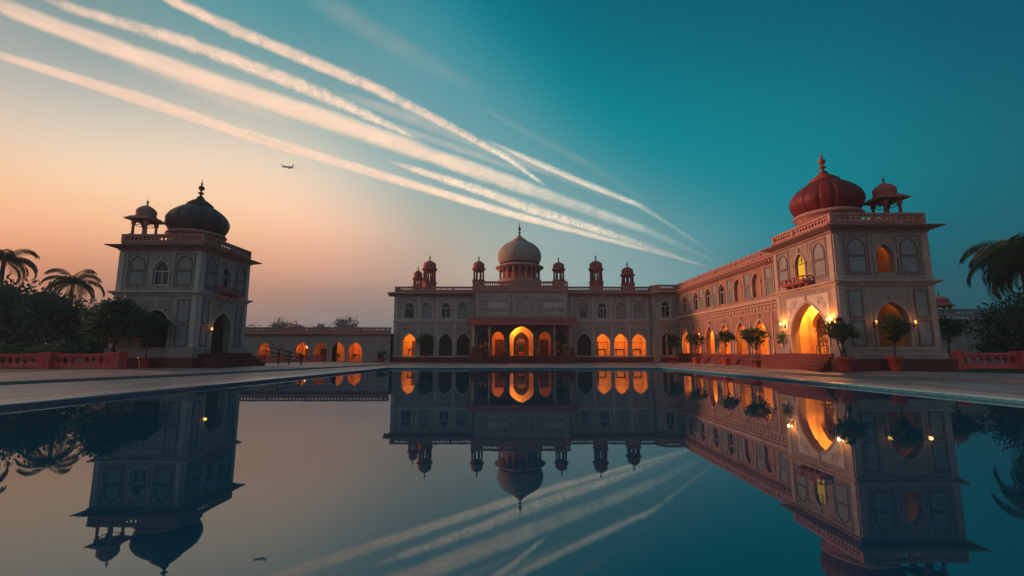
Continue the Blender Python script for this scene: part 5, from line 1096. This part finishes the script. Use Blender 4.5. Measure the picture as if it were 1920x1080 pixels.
TR = [
 ('lowest long bright vapour trail, running from the left edge down to the wing roof', 'dense', [(-1603, 1251, 900, 16.2, 0.8), (-1569, 1278, 900, 17.7, 0.9), (-1299, 1564, 900, 31.9, 0.8), (-1117, 1793, 900, 30.2, 1), (-862, 2050, 900, 30.8, 1), (0, 2916, 900, 31.1, 1), (1008, 3807, 900, 24.7, 0.7), (2124, 4803, 900, 15.5, 0.3)]),
 ('widest brightest vapour trail, entering at the top left corner', 'dense', [(-1399, 1073, 920, 24.5, 0.9), (-1378, 1104, 920, 27.1, 1), (-1230, 1261, 920, 35.0, 1), (-973, 1510, 920, 43.8, 1), (-681, 1758, 920, 50.4, 1), (-29, 2375, 920, 47.2, 1), (1021, 3378, 920, 38.6, 1), (2200, 4725, 920, 22.9, 0.7)]),
 ('broken puffy vapour trail between the two longest ones, ending in mid sky', 'puffy', [(-1273, 1083, 940, 9.5, 0.3), (-1225, 1129, 940, 17.8, 0.7), (-1000, 1277, 940, 26.6, 0.85), (-772, 1486, 940, 30.5, 1), (-595, 1693, 940, 25.8, 1), (-419, 1923, 940, 8.1, 0.6)]),
 ('steep vapour trail from the top edge that crosses the others and stops short', 'puffy', [(-965, 1103, 960, 15.6, 0.8), (-921, 1153, 960, 20.2, 1), (-846, 1237, 960, 23.7, 1), (-509, 1548, 960, 25.1, 1), (-255, 1854, 960, 23.4, 1), (-27, 2155, 960, 19.8, 1), (200, 2555, 960, 10.6, 0.9)]),
 ('bright vapour trail continuing right of the crossing towards the wing', 'dense', [(-148, 1984, 980, 8.3, 0.3), (0, 2137, 980, 17.9, 0.8), (442, 2573, 980, 23.4, 1), (869, 2970, 980, 22.0, 1), (1615, 3940, 980, 19.2, 0.8), (2313, 4851, 980, 11.8, 0.2)]),
 ('short fluffy vapour trail starting right of the aeroplane', 'puffy', [(-686, 2265, 1000, 7.6, 0.4), (-583, 2362, 1000, 21.6, 0.9), (-201, 2736, 1000, 36.2, 1), (152, 3126, 1000, 46.2, 0.9), (879, 3830, 1000, 40.6, 0.9), (2344, 5372, 1000, 17.3, 0.6)]),
 ('faint wide vapour trail below the steep crossing one', 'thin', [(-716, 1667, 1020, 14.2, 0.3), (-505, 1828, 1020, 34.1, 0.9), (-161, 2157, 1020, 36.2, 1), (282, 2549, 1020, 29.6, 1), (829, 3091, 1020, 20.3, 0.6)]),
 ('second faint vapour trail close under the crossing point', 'thin', [(-726, 1803, 1040, 12.3, 0.3), (-508, 2035, 1040, 27.4, 0.8), (-172, 2314, 1040, 27.1, 0.8), (128, 2599, 1040, 17.3, 0.3)]),
 ('very faint vapour trail high in the teal sky right of centre', 'thin', [(-140, 1856, 1060, 12.6, 0.2), (106, 2129, 1060, 25.1, 0.45), (425, 2459, 1060, 28.7, 0.5), (1018, 3213, 1060, 21.1, 0.3)]),
 ('very faint broad vapour trail near the top of the sky', 'thin', [(-642, 1229, 1080, 32.5, 0.1), (-550, 1327, 1080, 51.1, 0.35), (-387, 1510, 1080, 52.2, 0.3), (-134, 1765, 1080, 36.1, 0.1)]),
 ('soft wispy edge trail under the widest vapour trail', 'thin', [(-1505, 1617, 1100, 13.9, 0.2), (-1376, 1721, 1100, 32.4, 0.7), (-1248, 1908, 1100, 38.9, 0.7), (-1041, 2082, 1100, 21.1, 0.2)]),
]
for i, (lab, m_, pts) in enumerate(TR): trail(lab, pts, m_, seed=i, rough={'thin': .03, 'dense': .04, 'puffy': .06}[m_])

ap = thing('aeroplane', 'tiny white aeroplane banking in the peach sky above the left tower', 'aeroplane', (-492, 946, 400)); ap.rotation_euler = (R(14), R(-6), R(62))
b = MB(); b.tube([(0, -21, 1.0), (0, -19, .5), (0, -10, 0), (0, 12, 0), (0, 17, -.2), (0, 19, -.5)], [.4, 1.2, 2.0, 2.0, 1.5, .3], 14); b.build('fuselage', M['white'], ap)
for s in (-1, 1):
    m = MB()
    for z0, z1 in ((0, .5),):
        q = [(s*1.5, 4, -.8), (s*1.5, -3, -.8), (s*20, -8.5, .8), (s*20, -6.5, .8)]; tp = [(x, y, z+.45) for x, y, z in q]
        m.quad(*q); m.quad(*tp)
        for k in range(4): m.quad(q[k], q[(k+1) % 4], tp[(k+1) % 4], tp[k])
    m.build('wing', M['white'], ap)
    m = MB(); q = [(s*.5, -16, .8), (s*.5, -19.5, .8), (s*7, -21.5, 1.3), (s*7, -20, 1.3)]; tp = [(x, y, z+.3) for x, y, z in q]; m.quad(*q); m.quad(*tp)
    for k in range(4): m.quad(q[k], q[(k+1) % 4], tp[(k+1) % 4], tp[k])
    m.build('tailplane', M['white'], ap)
    m = MB(); m.tube([(s*6.5, 3.2, -1.7), (s*6.5, 1, -1.8), (s*6.5, -2, -1.6)], [1.0, 1.1, .7], 12); m.build('engine', M['white'], ap)
m = MB(); q = [(-.2, -15, 1.5), (-.2, -20, 1.5), (-.2, -21.5, 8), (-.2, -19.5, 8)]; tp = [(.2, y, z) for x, y, z in q]; m.quad(*q); m.quad(*tp)
for k in range(4): m.quad(q[k], q[(k+1) % 4], tp[(k+1) % 4], tp[k])
m.build('tail_fin', M['white'], ap)

# ------------------------------------------------------------------ evening haze
m = MB(); m.box(-130, 130, -30, 165, -1.2, 20)
hz = m.build('haze', bpy.data.materials.new('evening_haze')); hz['kind'] = 'stuff'
hm = hz.data.materials[0]; hm.use_nodes = True; t_ = hm.node_tree; t_.nodes.clear(); ho = t_.nodes.new('ShaderNodeOutputMaterial'); hv = t_.nodes.new('ShaderNodeVolumePrincipled')
hv.inputs['Color'].default_value = (.55, .85, 1, 1); hv.inputs['Density'].default_value = .0010; hv.inputs['Anisotropy'].default_value = 0
t_.links.new(hv.outputs[0], ho.inputs['Volume']); S.cycles.volume_bounces = 0
